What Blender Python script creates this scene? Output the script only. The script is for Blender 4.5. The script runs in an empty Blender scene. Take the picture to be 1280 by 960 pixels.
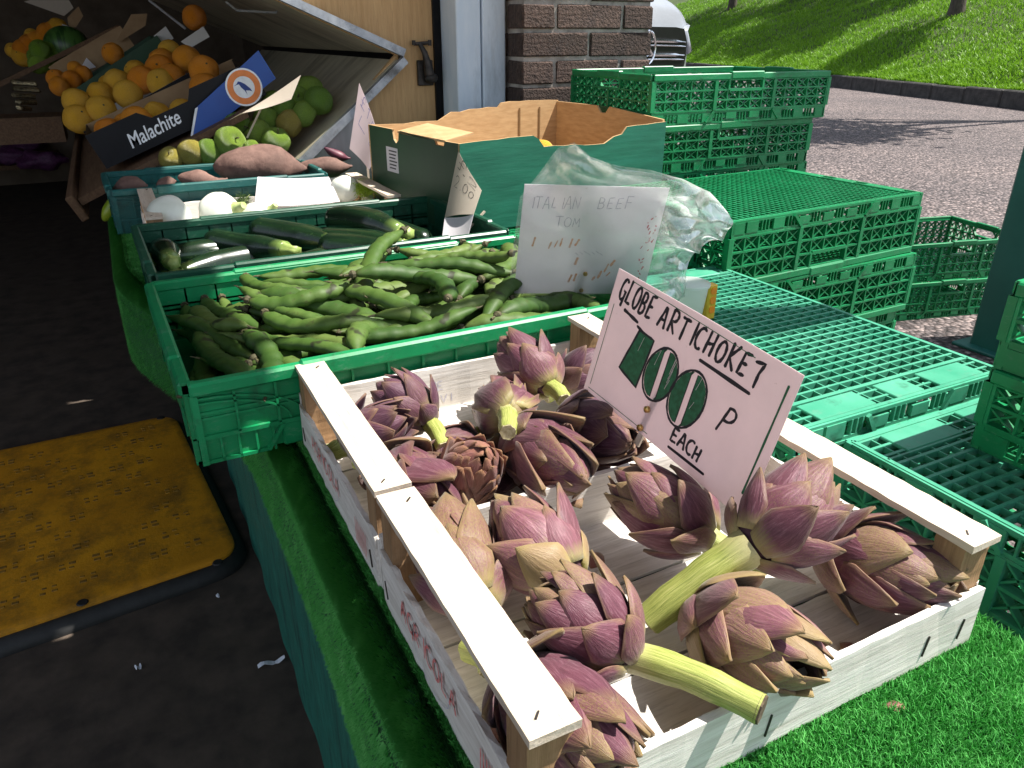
import bpy, math, random
import numpy as np
from mathutils import Vector, Matrix, noise

random.seed(7)
rng = np.random.default_rng(7)
S = bpy.context.scene
C = S.collection
R = math.radians
PI = math.pi
CAM_H = 1.04                      # camera height over the ground; z below is measured from the camera

# ------------------------------------------------------------------ camera, sky, sun, exposure
cam_d = bpy.data.cameras.new('camera')
cam = bpy.data.objects.new('camera', cam_d)
C.objects.link(cam)
cam.location = (0, 0, CAM_H)
cam.rotation_euler = (R(90 - 24.8), 0, R(-27.0))
cam_d.sensor_width = 36
cam_d.lens = 940 / 1280 * 36
cam_d.clip_start = 0.02
cam_d.clip_end = 600
S.camera = cam

SUN_AZ, SUN_EL = R(-20), R(60)    # azimuth from +X, towards -Y
to_sun = Vector((math.cos(SUN_AZ) * math.cos(SUN_EL), math.sin(SUN_AZ) * math.cos(SUN_EL), math.sin(SUN_EL)))
w = bpy.data.worlds.new('World')
S.world = w
w.use_nodes = True
nt = w.node_tree
sky = nt.nodes.new('ShaderNodeTexSky')
sky.sky_type = 'NISHITA'
sky.sun_disc = False
sky.sun_elevation = SUN_EL
sky.sun_rotation = R(110)
bg = nt.nodes['Background']
bg.inputs['Strength'].default_value = 0.108
hz = nt.nodes.new('ShaderNodeHueSaturation')     # a hazy, paler blue sky
hz.inputs['Saturation'].default_value = 0.55
nt.links.new(sky.outputs[0], hz.inputs['Color'])
nt.links.new(hz.outputs[0], bg.inputs['Color'])
sun_d = bpy.data.lights.new('sun', 'SUN')
sun_d.energy = 5.0
sun_d.angle = R(0.5)
sun_d.color = (1.0, 0.95, 0.87)
sun = bpy.data.objects.new('sun', sun_d)
C.objects.link(sun)
sun.rotation_euler = to_sun.to_track_quat('Z', 'Y').to_euler()
sun.location = (6, -2, 9)
S.view_settings.view_transform = 'Standard'
S.view_settings.look = 'None'
S.view_settings.gamma = 1
S.view_settings.exposure = 1.05
S.cycles.max_bounces = 8
S.cycles.transparent_max_bounces = 12

# ------------------------------------------------------------------ helpers
th, yw, FOC = R(24.8), R(27.0), 940.0
fF = np.array([math.sin(yw) * math.cos(th), math.cos(yw) * math.cos(th), -math.sin(th)])
fR = np.array([math.cos(yw), -math.sin(yw), 0])
fU = np.cross(fR, fF)


def at(px, py, z):
    """where the line of sight through a photo pixel meets the level z (under the camera)"""
    d = fF * FOC + fR * (px - 640) - fU * (py - 480)
    d = d * (z / d[2])
    return Vector((d[0], d[1], z + CAM_H))


def atY(px, py, Y):
    d = fF * FOC + fR * (px - 640) - fU * (py - 480)
    d = d * (Y / d[1])
    return Vector((d[0], d[1], d[2] + CAM_H))


def W(x, y, z):
    return Vector((x, y, z + CAM_H))


class MB:
    """collects shapes into one mesh"""
    def __init__(s):
        s.v, s.f, s.m, s.a, s.c, s.mi = [], [], [], [], [], 0

    def add(s, vs, fs, along=None, across=None):
        o = len(s.v)
        s.v += [tuple(p) for p in vs]
        s.a += list(along) if along is not None else [0.5] * len(vs)
        s.c += list(across) if across is not None else [0.5] * len(vs)
        s.f += [tuple(i + o for i in f) for f in fs]
        s.m += [s.mi] * len(fs)

    def box(s, x0, x1, y0, y1, z0, z1, M=None):
        vs = [Vector(p) for p in ((x0, y0, z0), (x1, y0, z0), (x1, y1, z0), (x0, y1, z0), (x0, y0, z1), (x1, y0, z1), (x1, y1, z1), (x0, y1, z1))]
        if M is not None:
            vs = [M @ p for p in vs]
        s.add(vs, [(0, 3, 2, 1), (4, 5, 6, 7), (0, 1, 5, 4), (1, 2, 6, 5), (2, 3, 7, 6), (3, 0, 4, 7)])

    def bbox(s, x0, x1, y0, y1, z0, z1, b=0.002, M=None):
        """box with chamfered edges"""
        pts = []
        for (x, sx) in ((x0, 1), (x1, -1)):
            for (y, sy) in ((y0, 1), (y1, -1)):
                for (z, sz) in ((z0, 1), (z1, -1)):
                    pts += [(x, y + sy * b, z + sz * b), (x + sx * b, y, z + sz * b), (x + sx * b, y + sy * b, z)]
        vs = [Vector(p) for p in pts]
        if M is not None:
            vs = [M @ p for p in vs]
        def I(i, j, k, c): return (i * 4 + j * 2 + k) * 3 + c
        fs = []
        fs += [(I(0,0,0,0), I(0,0,1,0), I(0,1,1,0), I(0,1,0,0)), (I(1,0,0,0), I(1,1,0,0), I(1,1,1,0), I(1,0,1,0))]
        fs += [(I(0,0,0,1), I(1,0,0,1), I(1,0,1,1), I(0,0,1,1)), (I(0,1,0,1), I(0,1,1,1), I(1,1,1,1), I(1,1,0,1))]
        fs += [(I(0,0,0,2), I(0,1,0,2), I(1,1,0,2), I(1,0,0,2)), (I(0,0,1,2), I(1,0,1,2), I(1,1,1,2), I(0,1,1,2))]
        for k in (0, 1):
            for j in (0, 1):
                fs.append((I(0,j,k,1), I(1,j,k,1), I(1,j,k,2), I(0,j,k,2)))
            for i in (0, 1):
                fs.append((I(i,0,k,0), I(i,1,k,0), I(i,1,k,2), I(i,0,k,2)))
        for i in (0, 1):
            for j in (0, 1):
                fs.append((I(i,j,0,0), I(i,j,1,0), I(i,j,1,1), I(i,j,0,1)))
                for k in (0, 1):
                    fs.append((I(i,j,k,0), I(i,j,k,1), I(i,j,k,2)))
        s.add(vs, fs)

    def bar(s, p, q, w=0.003, d=None, up=(0, 0, 1)):
        p, q = Vector(p), Vector(q)
        d = w if d is None else d
        t = (q - p)
        if t.length < 1e-7:
            return
        t.normalize()
        u = Vector(up)
        if abs(t.dot(u)) > 0.95:
            u = Vector((0, 1, 0)) if abs(t.y) < 0.9 else Vector((1, 0, 0))
        a = t.cross(u).normalized()
        b = a.cross(t)
        vs = []
        for c in (p, q):
            for sa, sb in ((-1, -1), (1, -1), (1, 1), (-1, 1)):
                vs.append(c + a * sa * w / 2 + b * sb * d / 2)
        s.add(vs, [(0, 3, 2, 1), (4, 5, 6, 7), (0, 1, 5, 4), (1, 2, 6, 5), (2, 3, 7, 6), (3, 0, 4, 7)])

    def tube(s, path, radii, n=10, flat=1.0, ridge=0.0, nr=5, caps=True, up=(0, 0, 1), phase=0.0):
        path = [Vector(p) for p in path]
        k = len(path)
        if not hasattr(radii, '__len__'):
            radii = [radii] * k
        vs, al, ac = [], [], []
        u = Vector(up)
        for i, p in enumerate(path):
            t = (path[min(i + 1, k - 1)] - path[max(i - 1, 0)]).normalized()
            if abs(t.dot(u)) > 0.97:
                u = Vector((1, 0, 0)) if abs(t.x) < 0.9 else Vector((0, 1, 0))
            a = t.cross(u).normalized()
            b = a.cross(t)
            for j in range(n):
                an = 2 * PI * j / n + phase
                r = radii[i] * (1 + ridge * math.cos(nr * an))
                vs.append(p + a * math.cos(an) * r + b * math.sin(an) * r * flat)
                al.append(i / (k - 1))
                ac.append(abs(2 * j / n - 1))
        fs = [(i * n + j, i * n + (j + 1) % n, (i + 1) * n + (j + 1) % n, (i + 1) * n + j) for i in range(k - 1) for j in range(n)]
        if caps:
            fs += [tuple(range(n - 1, -1, -1)), tuple((k - 1) * n + j for j in range(n))]
        s.add(vs, fs, al, ac)

    def prism(s, poly, d, M=None):
        """polygon in local XZ, given depth d along +Y"""
        n = len(poly)
        vs = [Vector((x, 0, z)) for x, z in poly] + [Vector((x, d, z)) for x, z in poly]
        if M is not None:
            vs = [M @ p for p in vs]
        s.add(vs, [tuple(range(n)), tuple(range(2 * n - 1, n - 1, -1))] + [((i + 1) % n, i, n + i, n + (i + 1) % n) for i in range(n)])

    def ball(s, c, r, nu=16, nv=10, sc=(1, 1, 1), wob=0.0, M=None):
        vs, al = [], []
        c = Vector(c)
        sd = random.random() * 50
        for i in range(nv + 1):
            ph = PI * i / nv
            for j in range(nu):
                t = 2 * PI * j / nu
                d = Vector((math.sin(ph) * math.cos(t), math.sin(ph) * math.sin(t), math.cos(ph)))
                k = r * (1 + wob * noise.noise(d * 1.6 + Vector((sd, 0, 0)))) if wob else r
                p = Vector((d.x * sc[0], d.y * sc[1], d.z * sc[2])) * k
                vs.append((M @ p if M is not None else p) + c)
                al.append(i / nv)
        fs = [(i * nu + j, (i + 1) * nu + j, (i + 1) * nu + (j + 1) % nu, i * nu + (j + 1) % nu) for i in range(nv) for j in range(nu)]
        s.add(vs, fs, al)

    def mesh(s, name, mats, smooth=False, fix=False):
        me = bpy.data.meshes.new(name)
        me.from_pydata(s.v, [], s.f)
        for m in (mats if isinstance(mats, (list, tuple)) else [mats]):
            me.materials.append(m)
        if any(s.m):
            me.polygons.foreach_set('material_index', s.m)
        at_ = me.attributes.new('along', 'FLOAT', 'POINT')
        at_.data.foreach_set('value', s.a)
        ac_ = me.attributes.new('across', 'FLOAT', 'POINT')
        ac_.data.foreach_set('value', s.c)
        if smooth:
            me.polygons.foreach_set('use_smooth', [True] * len(me.polygons))
            if smooth != 'all':
                try:
                    me.set_sharp_from_angle(angle=R(40))
                except Exception:
                    pass
        if fix:
            import bmesh
            bm = bmesh.new()
            bm.from_mesh(me)
            bmesh.ops.recalc_face_normals(bm, faces=bm.faces)
            bm.to_mesh(me)
            bm.free()
        me.update()
        return me

    def build(s, name, mats, parent=None, smooth=False, fix=False):
        o = bpy.data.objects.new(name, s.mesh(name, mats, smooth, fix))
        C.objects.link(o)
        if parent is not None:
            o.parent = parent
        return o


def tag(o, label=None, cat=None, group=None, kind=None):
    for k, v in (('label', label), ('category', cat), ('group', group), ('kind', kind)):
        if v:
            o[k] = v
    return o


def empty(name, loc, rot=(0, 0, 0), label=None, cat=None, group=None):
    o = bpy.data.objects.new(name, None)
    o.empty_display_size = 0.05
    C.objects.link(o)
    o.location = loc
    o.rotation_euler = rot
    return tag(o, label, cat, group)


KIDS = {}


def copy_tree(o, parent=None):
    c = o.copy()
    C.objects.link(c)
    if parent is not None:
        c.parent = parent
    for ch in list(o.children):
        copy_tree(ch, c)
    return c


def inst(name, me, parent=None, M=None):
    o = bpy.data.objects.new(name, me)
    C.objects.link(o)
    if parent is not None:
        o.parent = parent
    if M is not None:
        o.matrix_local = M
    return o


def fast_mesh(name, verts, quads, mat, parent=None, attr=None):
    me = bpy.data.meshes.new(name)
    nq, k = quads.shape
    me.vertices.add(len(verts))
    me.vertices.foreach_set('co', np.asarray(verts, np.float32).ravel())
    me.loops.add(nq * k)
    me.loops.foreach_set('vertex_index', quads.astype(np.int32).ravel())
    me.polygons.add(nq)
    me.polygons.foreach_set('loop_start', np.arange(0, nq * k, k, dtype=np.int32))
    me.materials.append(mat)
    if attr is not None:
        a = me.attributes.new('along', 'FLOAT', 'POINT')
        a.data.foreach_set('value', np.asarray(attr, np.float32))
    me.update(calc_edges=True)
    o = bpy.data.objects.new(name, me)
    C.objects.link(o)
    if parent is not None:
        o.parent = parent
    return o


# ------------------------------------------------------------------ materials
class NT:
    def __init__(s, name):
        s.m = bpy.data.materials.new(name)
        s.m.use_nodes = True
        s.t = s.m.node_tree
        s.b = s.t.nodes['Principled BSDF']
        s.out = s.t.nodes['Material Output']

    def n(s, typ, **kw):
        x = s.t.nodes.new(typ)
        for k, v in kw.items():
            if hasattr(x, k):
                setattr(x, k, v)
            else:
                x.inputs[k].default_value = v
        return x

    def l(s, a, b):
        s.t.links.new(a, b)

    def coord(s, kind='Object', scale=(1, 1, 1)):
        c = s.n('ShaderNodeTexCoord')
        mp = s.n('ShaderNodeMapping')
        mp.inputs['Scale'].default_value = scale
        s.l(c.outputs[kind], mp.inputs['Vector'])
        return mp.outputs[0]

    def noise(s, vec, scale, detail=4, rough=0.6):
        x = s.n('ShaderNodeTexNoise')
        x.inputs['Scale'].default_value = scale
        x.inputs['Detail'].default_value = detail
        x.inputs['Roughness'].default_value = rough
        if vec is not None:
            s.l(vec, x.inputs['Vector'])
        return x.outputs['Fac']

    def ramp(s, fac, stops, interp='LINEAR'):
        x = s.n('ShaderNodeValToRGB')
        cr = x.color_ramp
        cr.interpolation = interp
        while len(cr.elements) < len(stops):
            cr.elements.new(0.5)
        for e, (p, c) in zip(cr.elements, stops):
            e.position = p
            e.color = (*c, 1) if len(c) == 3 else c
        s.l(fac, x.inputs['Fac'])
        return x.outputs['Color']

    def mix(s, fac, a, b, mode='MIX'):
        x = s.n('ShaderNodeMix', data_type='RGBA', blend_type=mode)
        for sock, v in ((x.inputs[0], fac), (x.inputs[6], a), (x.inputs[7], b)):
            if isinstance(v, (int, float)):
                sock.default_value = v
            elif isinstance(v, tuple):
                sock.default_value = (*v, 1) if len(v) == 3 else v
            else:
                s.l(v, sock)
        return x.outputs[2]

    def math(s, op, a, b=0.0, clamp=False):
        x = s.n('ShaderNodeMath', operation=op, use_clamp=clamp)
        for sock, v in ((x.inputs[0], a), (x.inputs[1], b)):
            if isinstance(v, (int, float)):
                sock.default_value = v
            else:
                s.l(v, sock)
        return x.outputs[0]

    def bump(s, h, strength=0.3, dist=0.002):
        x = s.n('ShaderNodeBump')
        x.inputs['Strength'].default_value = strength
        x.inputs['Distance'].default_value = dist
        s.l(h, x.inputs['Height'])
        s.l(x.outputs[0], s.b.inputs['Normal'])
        return x.outputs[0]

    def attr(s, name):
        x = s.n('ShaderNodeAttribute')
        x.attribute_name = name
        return x.outputs['Fac']

    def streak(s, ka, kl):
        """noise in strips that run along the piece"""
        c = s.n('ShaderNodeCombineXYZ')
        s.l(s.math('MULTIPLY', s.attr('across'), ka), c.inputs[0])
        s.l(s.math('MULTIPLY', s.attr('along'), kl), c.inputs[1])
        s.l(s.math('MULTIPLY', s.rnd(), 60.0), c.inputs[2])
        return c.outputs[0]

    def rnd(s):
        return s.n('ShaderNodeObjectInfo').outputs['Random']

    def base(s, c):
        if isinstance(c, tuple):
            s.b.inputs['Base Color'].default_value = (*c, 1)
        else:
            s.l(c, s.b.inputs['Base Color'])

    def translucent(s, fac, col):
        t = s.n('ShaderNodeBsdfTranslucent')
        if isinstance(col, tuple):
            t.inputs['Color'].default_value = (*col, 1)
        else:
            s.l(col, t.inputs['Color'])
        mx = s.n('ShaderNodeMixShader')
        mx.inputs[0].default_value = fac
        s.l(s.b.outputs[0], mx.inputs[1])
        s.l(t.outputs[0], mx.inputs[2])
        s.l(mx.outputs[0], s.out.inputs['Surface'])


def simple(name, c1, c2=None, rough=0.5, scale=30, stretch=(1, 1, 1), bump=0.2, bdist=0.001, lo=0.35, hi=0.65, metal=0.0, coord='Object', spec=0.5, rnd=0.0, dirt=None):
    t = NT(name)
    v = t.coord(coord, stretch)
    f = t.noise(v, scale)
    col = t.ramp(f, [(lo, c1), (hi, c2 or tuple(min(1, x * 1.25) for x in c1))])
    if dirt:
        f2 = t.noise(v, scale * 0.23, 6, 0.7)
        d = t.ramp(f2, [(0.52, (0, 0, 0)), (0.68, (1, 1, 1))])
        col = t.mix(d, col, dirt)
    if rnd:
        r = t.rnd()
        k = t.math('MULTIPLY_ADD', r, rnd)
        k.node.inputs[2].default_value = 1 - rnd / 2
        h = t.n('ShaderNodeHueSaturation')
        t.l(k, h.inputs['Value'])
        t.l(col, h.inputs['Color'])
        col = h.outputs['Color']
    t.base(col)
    t.b.inputs['Roughness'].default_value = rough
    t.b.inputs['Metallic'].default_value = metal
    t.b.inputs['Specular IOR Level'].default_value = spec
    if bump:
        t.bump(t.noise(v, scale * 2.2, 6), bump, bdist)
    return t.m


def plastic(name, c1, c2, rough=0.38, spec=0.5):
    """moulded crate plastic: faded and scuffed in patches, dusty"""
    t = NT(name)
    v = t.coord('Object')
    col = t.ramp(t.noise(v, 9, 5), [(0.3, c1), (0.7, c2)])
    sc = t.ramp(t.noise(t.coord('Object', (1, 1, 3)), 60, 6, 0.75), [(0.55, (0, 0, 0)), (0.72, (1, 1, 1))])
    col = t.mix(t.math('MULTIPLY', sc, 0.32), col, (0.25, 0.36, 0.29))
    dk = t.ramp(t.noise(v, 23, 6, 0.7), [(0.56, (0, 0, 0)), (0.72, (1, 1, 1))])
    col = t.mix(t.math('MULTIPLY', dk, 0.6), col, (0.02, 0.035, 0.022))
    r = t.math('MULTIPLY_ADD', t.rnd(), 0.35)
    r.node.inputs[2].default_value = 0.82
    h = t.n('ShaderNodeHueSaturation')
    t.l(r, h.inputs['Value'])
    t.l(col, h.inputs['Color'])
    t.base(h.outputs['Color'])
    t.b.inputs['Roughness'].default_value = rough
    t.b.inputs['Specular IOR Level'].default_value = spec
    t.bump(t.noise(v, 160, 4), 0.12, 0.0006)
    t.translucent(0.12, h.outputs['Color'])
    return t.m


def wood(name, axis, c1, c2, rough=0.7, knots=True):
    t = NT(name)
    st = [14, 14, 14]
    st['XYZ'.index(axis)] = 0.8
    v = t.coord('Object', tuple(st))
    rn = t.rnd()
    off = t.n('ShaderNodeVectorMath', operation='ADD')
    cmb = t.n('ShaderNodeCombineXYZ')
    for i in range(3):
        t.l(t.math('MULTIPLY', rn, 37.0 + i * 11), cmb.inputs[i])
    t.l(v, off.inputs[0])
    t.l(cmb.outputs[0], off.inputs[1])
    v = off.outputs[0]
    g = t.noise(v, 9, 6, 0.65)
    col = t.ramp(g, [(0.3, c1), (0.68, c2)])
    fib = t.ramp(t.noise(v, 30, 5, 0.7), [(0.54, (0, 0, 0)), (0.70, (1, 1, 1))])
    col = t.mix(t.math('MULTIPLY', fib, 0.45), col, tuple(x * 0.5 for x in c1))
    if knots:
        kk = t.ramp(t.noise(v, 2.3, 2), [(0.70, (0, 0, 0)), (0.76, (1, 1, 1))])
        col = t.mix(t.math('MULTIPLY', kk, 0.6), col, (0.25, 0.13, 0.05))
    t.base(col)
    t.b.inputs['Roughness'].default_value = rough
    t.b.inputs['Specular IOR Level'].default_value = 0.3
    t.bump(t.noise(v, 18, 6, 0.7), 0.55, 0.0012)
    return t.m


GREEN = plastic('green_plastic', (0.003, 0.185, 0.060), (0.011, 0.29, 0.105))
GREEN_DK = plastic('dark_green_plastic', (0.006, 0.06, 0.034), (0.014, 0.10, 0.055))
TEAL = plastic('teal_plastic', (0.008, 0.085, 0.085), (0.015, 0.14, 0.13))
MINT = plastic('faded_green_plastic', (0.035, 0.33, 0.19), (0.11, 0.48, 0.31), 0.40)  # paler green: glossy sun highlights and dust put into the colour
WOODS = {a: wood('pale_wood_' + a, a, (0.50, 0.41, 0.31), (0.68, 0.59, 0.49)) for a in 'XYZ'}
POSTW = wood('post_wood', 'Z', (0.20, 0.115, 0.055), (0.36, 0.225, 0.12))
WHITEW = {a: wood('whitewashed_wood_' + a, a, (0.54, 0.50, 0.45), (0.80, 0.77, 0.73), knots=False) for a in 'XY'}
GREYW = wood('weathered_wood', 'Y', (0.085, 0.045, 0.025), (0.17, 0.10, 0.055))
INK = simple('black_ink', (0.012, 0.010, 0.016), rough=0.6, bump=0)
GREENINK = simple('green_ink', (0.01, 0.09, 0.035), (0.02, 0.16, 0.07), scale=200, rough=0.6, bump=0)
REDINK = simple('red_print', (0.55, 0.10, 0.10), (0.70, 0.30, 0.28), scale=180, rough=0.8, bump=0)
GREYINK = simple('faded_pencil', (0.36, 0.35, 0.42), (0.60, 0.58, 0.66), scale=240, rough=0.8, bump=0)
ORINK = simple('faded_orange_ink', (0.70, 0.33, 0.16), (0.66, 0.48, 0.42), scale=200, rough=0.8, bump=0)
BLUEINK = simple('blue_ink', (0.10, 0.10, 0.30), rough=0.8, bump=0)


def paper(name, c, tr=0.35):
    t = NT(name)
    v = t.coord('Object')
    col = t.ramp(t.noise(v, 25, 6, 0.7), [(0.3, tuple(x * 0.93 for x in c)), (0.7, c)])
    sp = t.ramp(t.noise(v, 140, 3), [(0.70, (0, 0, 0)), (0.76, (1, 1, 1))])
    col = t.mix(t.math('MULTIPLY', sp, 0.35), col, (0.35, 0.26, 0.22))
    t.base(col)
    t.b.inputs['Roughness'].default_value = 0.55
    t.bump(t.noise(v, 60, 3), 0.1, 0.0006)
    t.translucent(tr, col)
    return t.m


PINKCARD = paper('pink_card', (0.86, 0.73, 0.74), .48)
WHITECARD = paper('white_card', (0.84, 0.82, 0.85), .42)
BEIGECARD = paper('beige_card', (0.66, 0.58, 0.48))
STEEL = simple('steel', (0.30, 0.30, 0.30), (0.42, 0.42, 0.42), rough=0.35, metal=0.9, scale=60)
BRASS = simple('brass', (0.45, 0.30, 0.10), (0.62, 0.42, 0.15), rough=0.3, metal=0.9, scale=90)
ALU = simple('aluminium', (0.32, 0.35, 0.40), (0.45, 0.48, 0.52), rough=0.45, metal=0.6, scale=40, dirt=(0.12, 0.12, 0.12))
STAINLESS = simple('stained_stainless', (0.50, 0.45, 0.33), (0.66, 0.60, 0.46), rough=0.38, metal=0.30, scale=7, stretch=(1, 3, 1), dirt=(0.20, 0.17, 0.11), bump=0.1)  # yellow-brown reflections put into the base colour, random stains over it
GALV = simple('grey_sheet_metal', (0.34, 0.34, 0.34), (0.44, 0.44, 0.45), rough=0.55, metal=0.3, scale=5, stretch=(6, 1, 1), dirt=(0.25, 0.25, 0.25))

# ================================================================== THE SETTING
def sheet(name, x0, x1, y0, y1, z, mat, nx=1, ny=1, kind='structure', fz=None):
    vs, fs = [], []
    for j in range(ny + 1):
        for i in range(nx + 1):
            x, y = x0 + (x1 - x0) * i / nx, y0 + (y1 - y0) * j / ny
            vs.append((x, y, z + (fz(x, y) if fz else 0)))
    for j in range(ny):
        for i in range(nx):
            a = j * (nx + 1) + i
            fs.append((a, a + 1, a + nx + 2, a + nx + 1))
    b = MB()
    b.add(vs, fs)
    o = b.build(name, mat, smooth='all')
    return tag(o, kind=kind)


def asphalt():
    t = NT('asphalt')
    v = t.coord('Object')
    vo = t.n('ShaderNodeTexVoronoi')
    vo.inputs['Scale'].default_value = 55
    t.l(v, vo.inputs['Vector'])
    sep = t.n('ShaderNodeSeparateColor')
    t.l(vo.outputs['Color'], sep.inputs[0])
    chips = t.ramp(sep.outputs[0], [(0.0, (0.05, 0.044, 0.046)), (0.45, (0.135, 0.115, 0.113)), (0.8, (0.225, 0.188, 0.18)), (0.985, (0.38, 0.32, 0.30))])
    gap = t.ramp(vo.outputs['Distance'], [(0.42, (1, 1, 1)), (0.72, (0.22, 0.20, 0.20))])
    col = t.mix(1.0, chips, gap, 'MULTIPLY')
    patch = t.ramp(t.noise(v, 0.7, 5), [(0.35, (0.75, 0.72, 0.74)), (0.7, (1.15, 1.08, 1.06))])
    col = t.mix(1.0, col, patch, 'MULTIPLY')
    t.base(col)
    t.b.inputs['Roughness'].default_value = 0.85
    h = t.math('SUBTRACT', 1.0, vo.outputs['Distance'])
    t.bump(h, 0.9, 0.012)
    return t.m


sheet('car_park_asphalt', -150, 150, -150, 150, 0.0, asphalt())

FLOORM = simple('shop_floor', (0.040, 0.030, 0.023), (0.085, 0.063, 0.047), rough=0.8, scale=14, bump=0.5, bdist=0.002, dirt=(0.065, 0.048, 0.034))
sheet('shop_floor', -3.2, 1.15, -2.0, 7.0, 0.004, FLOORM, 20, 40)

# ---- grass bank behind the car park, with its dark stone kerb
KA, KB = at(1274, 137, -1.04), at(1024, 107, -1.04)
kd = Vector((KB.x - KA.x, KB.y - KA.y, 0)).normalized()
kn = Vector((kd.y, -kd.x, 0))            # away from the camera
if kn.dot(KA) < 0:
    kn = -kn
KERB_H = 0.26


def kerb_pt(s):
    c = 0.006 * (s - 4) ** 2 * (1 if s > 4 else 0.4)
    return Vector((KA.x, KA.y, 0)) + kd * s + kn * (-c * 0.6)


KERBM = simple('kerb_stone', (0.025, 0.023, 0.022), (0.06, 0.055, 0.052), rough=0.9, scale=8, bump=0.8, bdist=0.01)
kerb = empty('stone_kerb', (0, 0, 0))
tag(kerb, kind='structure')
kme = MB()
kme.bbox(-0.448, 0.448, 0, 0.22, -0.02, KERB_H, 0.02)
kmesh = kme.mesh('kerb_stone', KERBM)
for i in range(-10, 40):
    p = kerb_pt(i * 0.91)
    q = kerb_pt(i * 0.91 + 0.1)
    d = (q - p).normalized()
    o = inst('kerb_stone', kmesh, kerb, Matrix.Translation(p + Vector((0, 0, random.uniform(-.02, .01)))) @ Matrix.Rotation(math.atan2(-d.y, -d.x), 4, 'Z') @ Matrix.Rotation(random.uniform(-.02, .02), 4, 'X'))


def bank_h(d, s):
    u = max(0.0, d - 0.2)
    h = KERB_H - 0.03 + 0.48 * u - 0.0085 * u * u
    return h + 0.22 * noise.noise(Vector((s * .35, u * .4, 0))) * min(1, u) + 0.05 * noise.noise(Vector((s * 1.6, u * 1.6, 3)))


SOIL = simple('bank_turf', (0.030, 0.050, 0.010), (0.055, 0.085, 0.016), rough=0.95, scale=3, bump=0.6, bdist=0.03)
bm_ = MB()
ns, nd = 110, 30
vs = []
for i in range(ns + 1):
    s = -10 + 60 * i / ns
    for j in range(nd + 1):
        d = 0.12 + 16 * (j / nd) ** 1.4
        p = kerb_pt(s) + kn * d
        vs.append((p.x, p.y, bank_h(d, s)))
bm_.add(vs, [(i * (nd + 1) + j, i * (nd + 1) + j + 1, (i + 1) * (nd + 1) + j + 1, (i + 1) * (nd + 1) + j) for i in range(ns) for j in range(nd)])
bank = tag(bm_.build('grass_bank', SOIL, smooth='all'), kind='structure')


def grassmat(name, c1, c2, c3, tr=0.35):
    t = NT(name)
    v = t.coord('Object')
    a = t.attr('along')
    f = t.noise(v, 1.3, 4)
    g = t.noise(v, 40, 2)
    col = t.mix(f, c1, c2)
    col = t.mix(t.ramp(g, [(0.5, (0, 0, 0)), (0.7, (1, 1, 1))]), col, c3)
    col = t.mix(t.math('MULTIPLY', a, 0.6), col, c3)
    t.base(col)
    t.b.inputs['Roughness'].default_value = 0.5
    t.b.inputs['Specular IOR Level'].default_value = 0.3
    t.translucent(tr, col)
    return t.m


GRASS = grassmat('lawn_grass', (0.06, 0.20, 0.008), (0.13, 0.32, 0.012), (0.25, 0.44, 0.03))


def blades(name, P, N_h, wid, lean, mat, parent, base_n=None):
    """three-vertex blades with a bent tip"""
    n = len(P)
    ang = rng.uniform(0, 2 * PI, n)
    h = N_h * rng.uniform(0.55, 1.25, n)
    ln = lean * rng.uniform(0.1, 1.2, n) * h
    la = rng.uniform(0, 2 * PI, n)
    dx, dy = np.cos(ang) * wid / 2, np.sin(ang) * wid / 2
    lx, ly = np.cos(la) * ln, np.sin(la) * ln
    V = np.zeros((n, 5, 3))
    V[:, 0] = P + np.stack([-dx, -dy, np.zeros(n)], 1)
    V[:, 1] = P + np.stack([dx, dy, np.zeros(n)], 1)
    mid = P + np.stack([lx * .35, ly * .35, h * .62], 1)
    V[:, 2] = mid + np.stack([dx, dy, np.zeros(n)], 1) * .8
    V[:, 3] = mid - np.stack([dx, dy, np.zeros(n)], 1) * .8
    V[:, 4] = P + np.stack([lx, ly, h], 1)
    k = np.arange(n)[:, None] * 5
    T = np.concatenate([k + np.array([[0, 1, 2]]), k + np.array([[0, 2, 3]]), k + np.array([[3, 2, 4]])])
    al = np.tile([0, 0, .6, .6, 1.0], n)
    return tag(fast_mesh(name, V.reshape(-1, 3), T, mat, parent, al), kind='stuff')


n = 130000
ss = -3 + 30 * rng.uniform(0, 1, n) ** 1.2
dd = 0.14 + 6 * rng.uniform(0, 1, n) ** 1.7
Pg = np.array([[*(kerb_pt(s) + kn * d)[:2], bank_h(d, s)] for s, d in zip(ss, dd)])
clump = np.array([noise.noise(Vector((p[0] * 1.5, p[1] * 1.5, 0))) for p in Pg])
blades('bank_grass', Pg, 0.075 + 0.12 * np.clip(clump, 0, 1) ** 2, 0.020, 1.1, GRASS, None)

# ---- trees on the bank: their crowns stand above the picture and shade the bank and the asphalt
BARK = simple('bark', (0.035, 0.028, 0.022), (0.08, 0.065, 0.05), rough=0.95, scale=12, stretch=(1, 1, .3), bump=0.8, bdist=0.02)
LEAF = grassmat('tree_leaves', (0.03, 0.07, 0.012), (0.055, 0.11, 0.02), (0.08, 0.14, 0.03))


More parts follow.
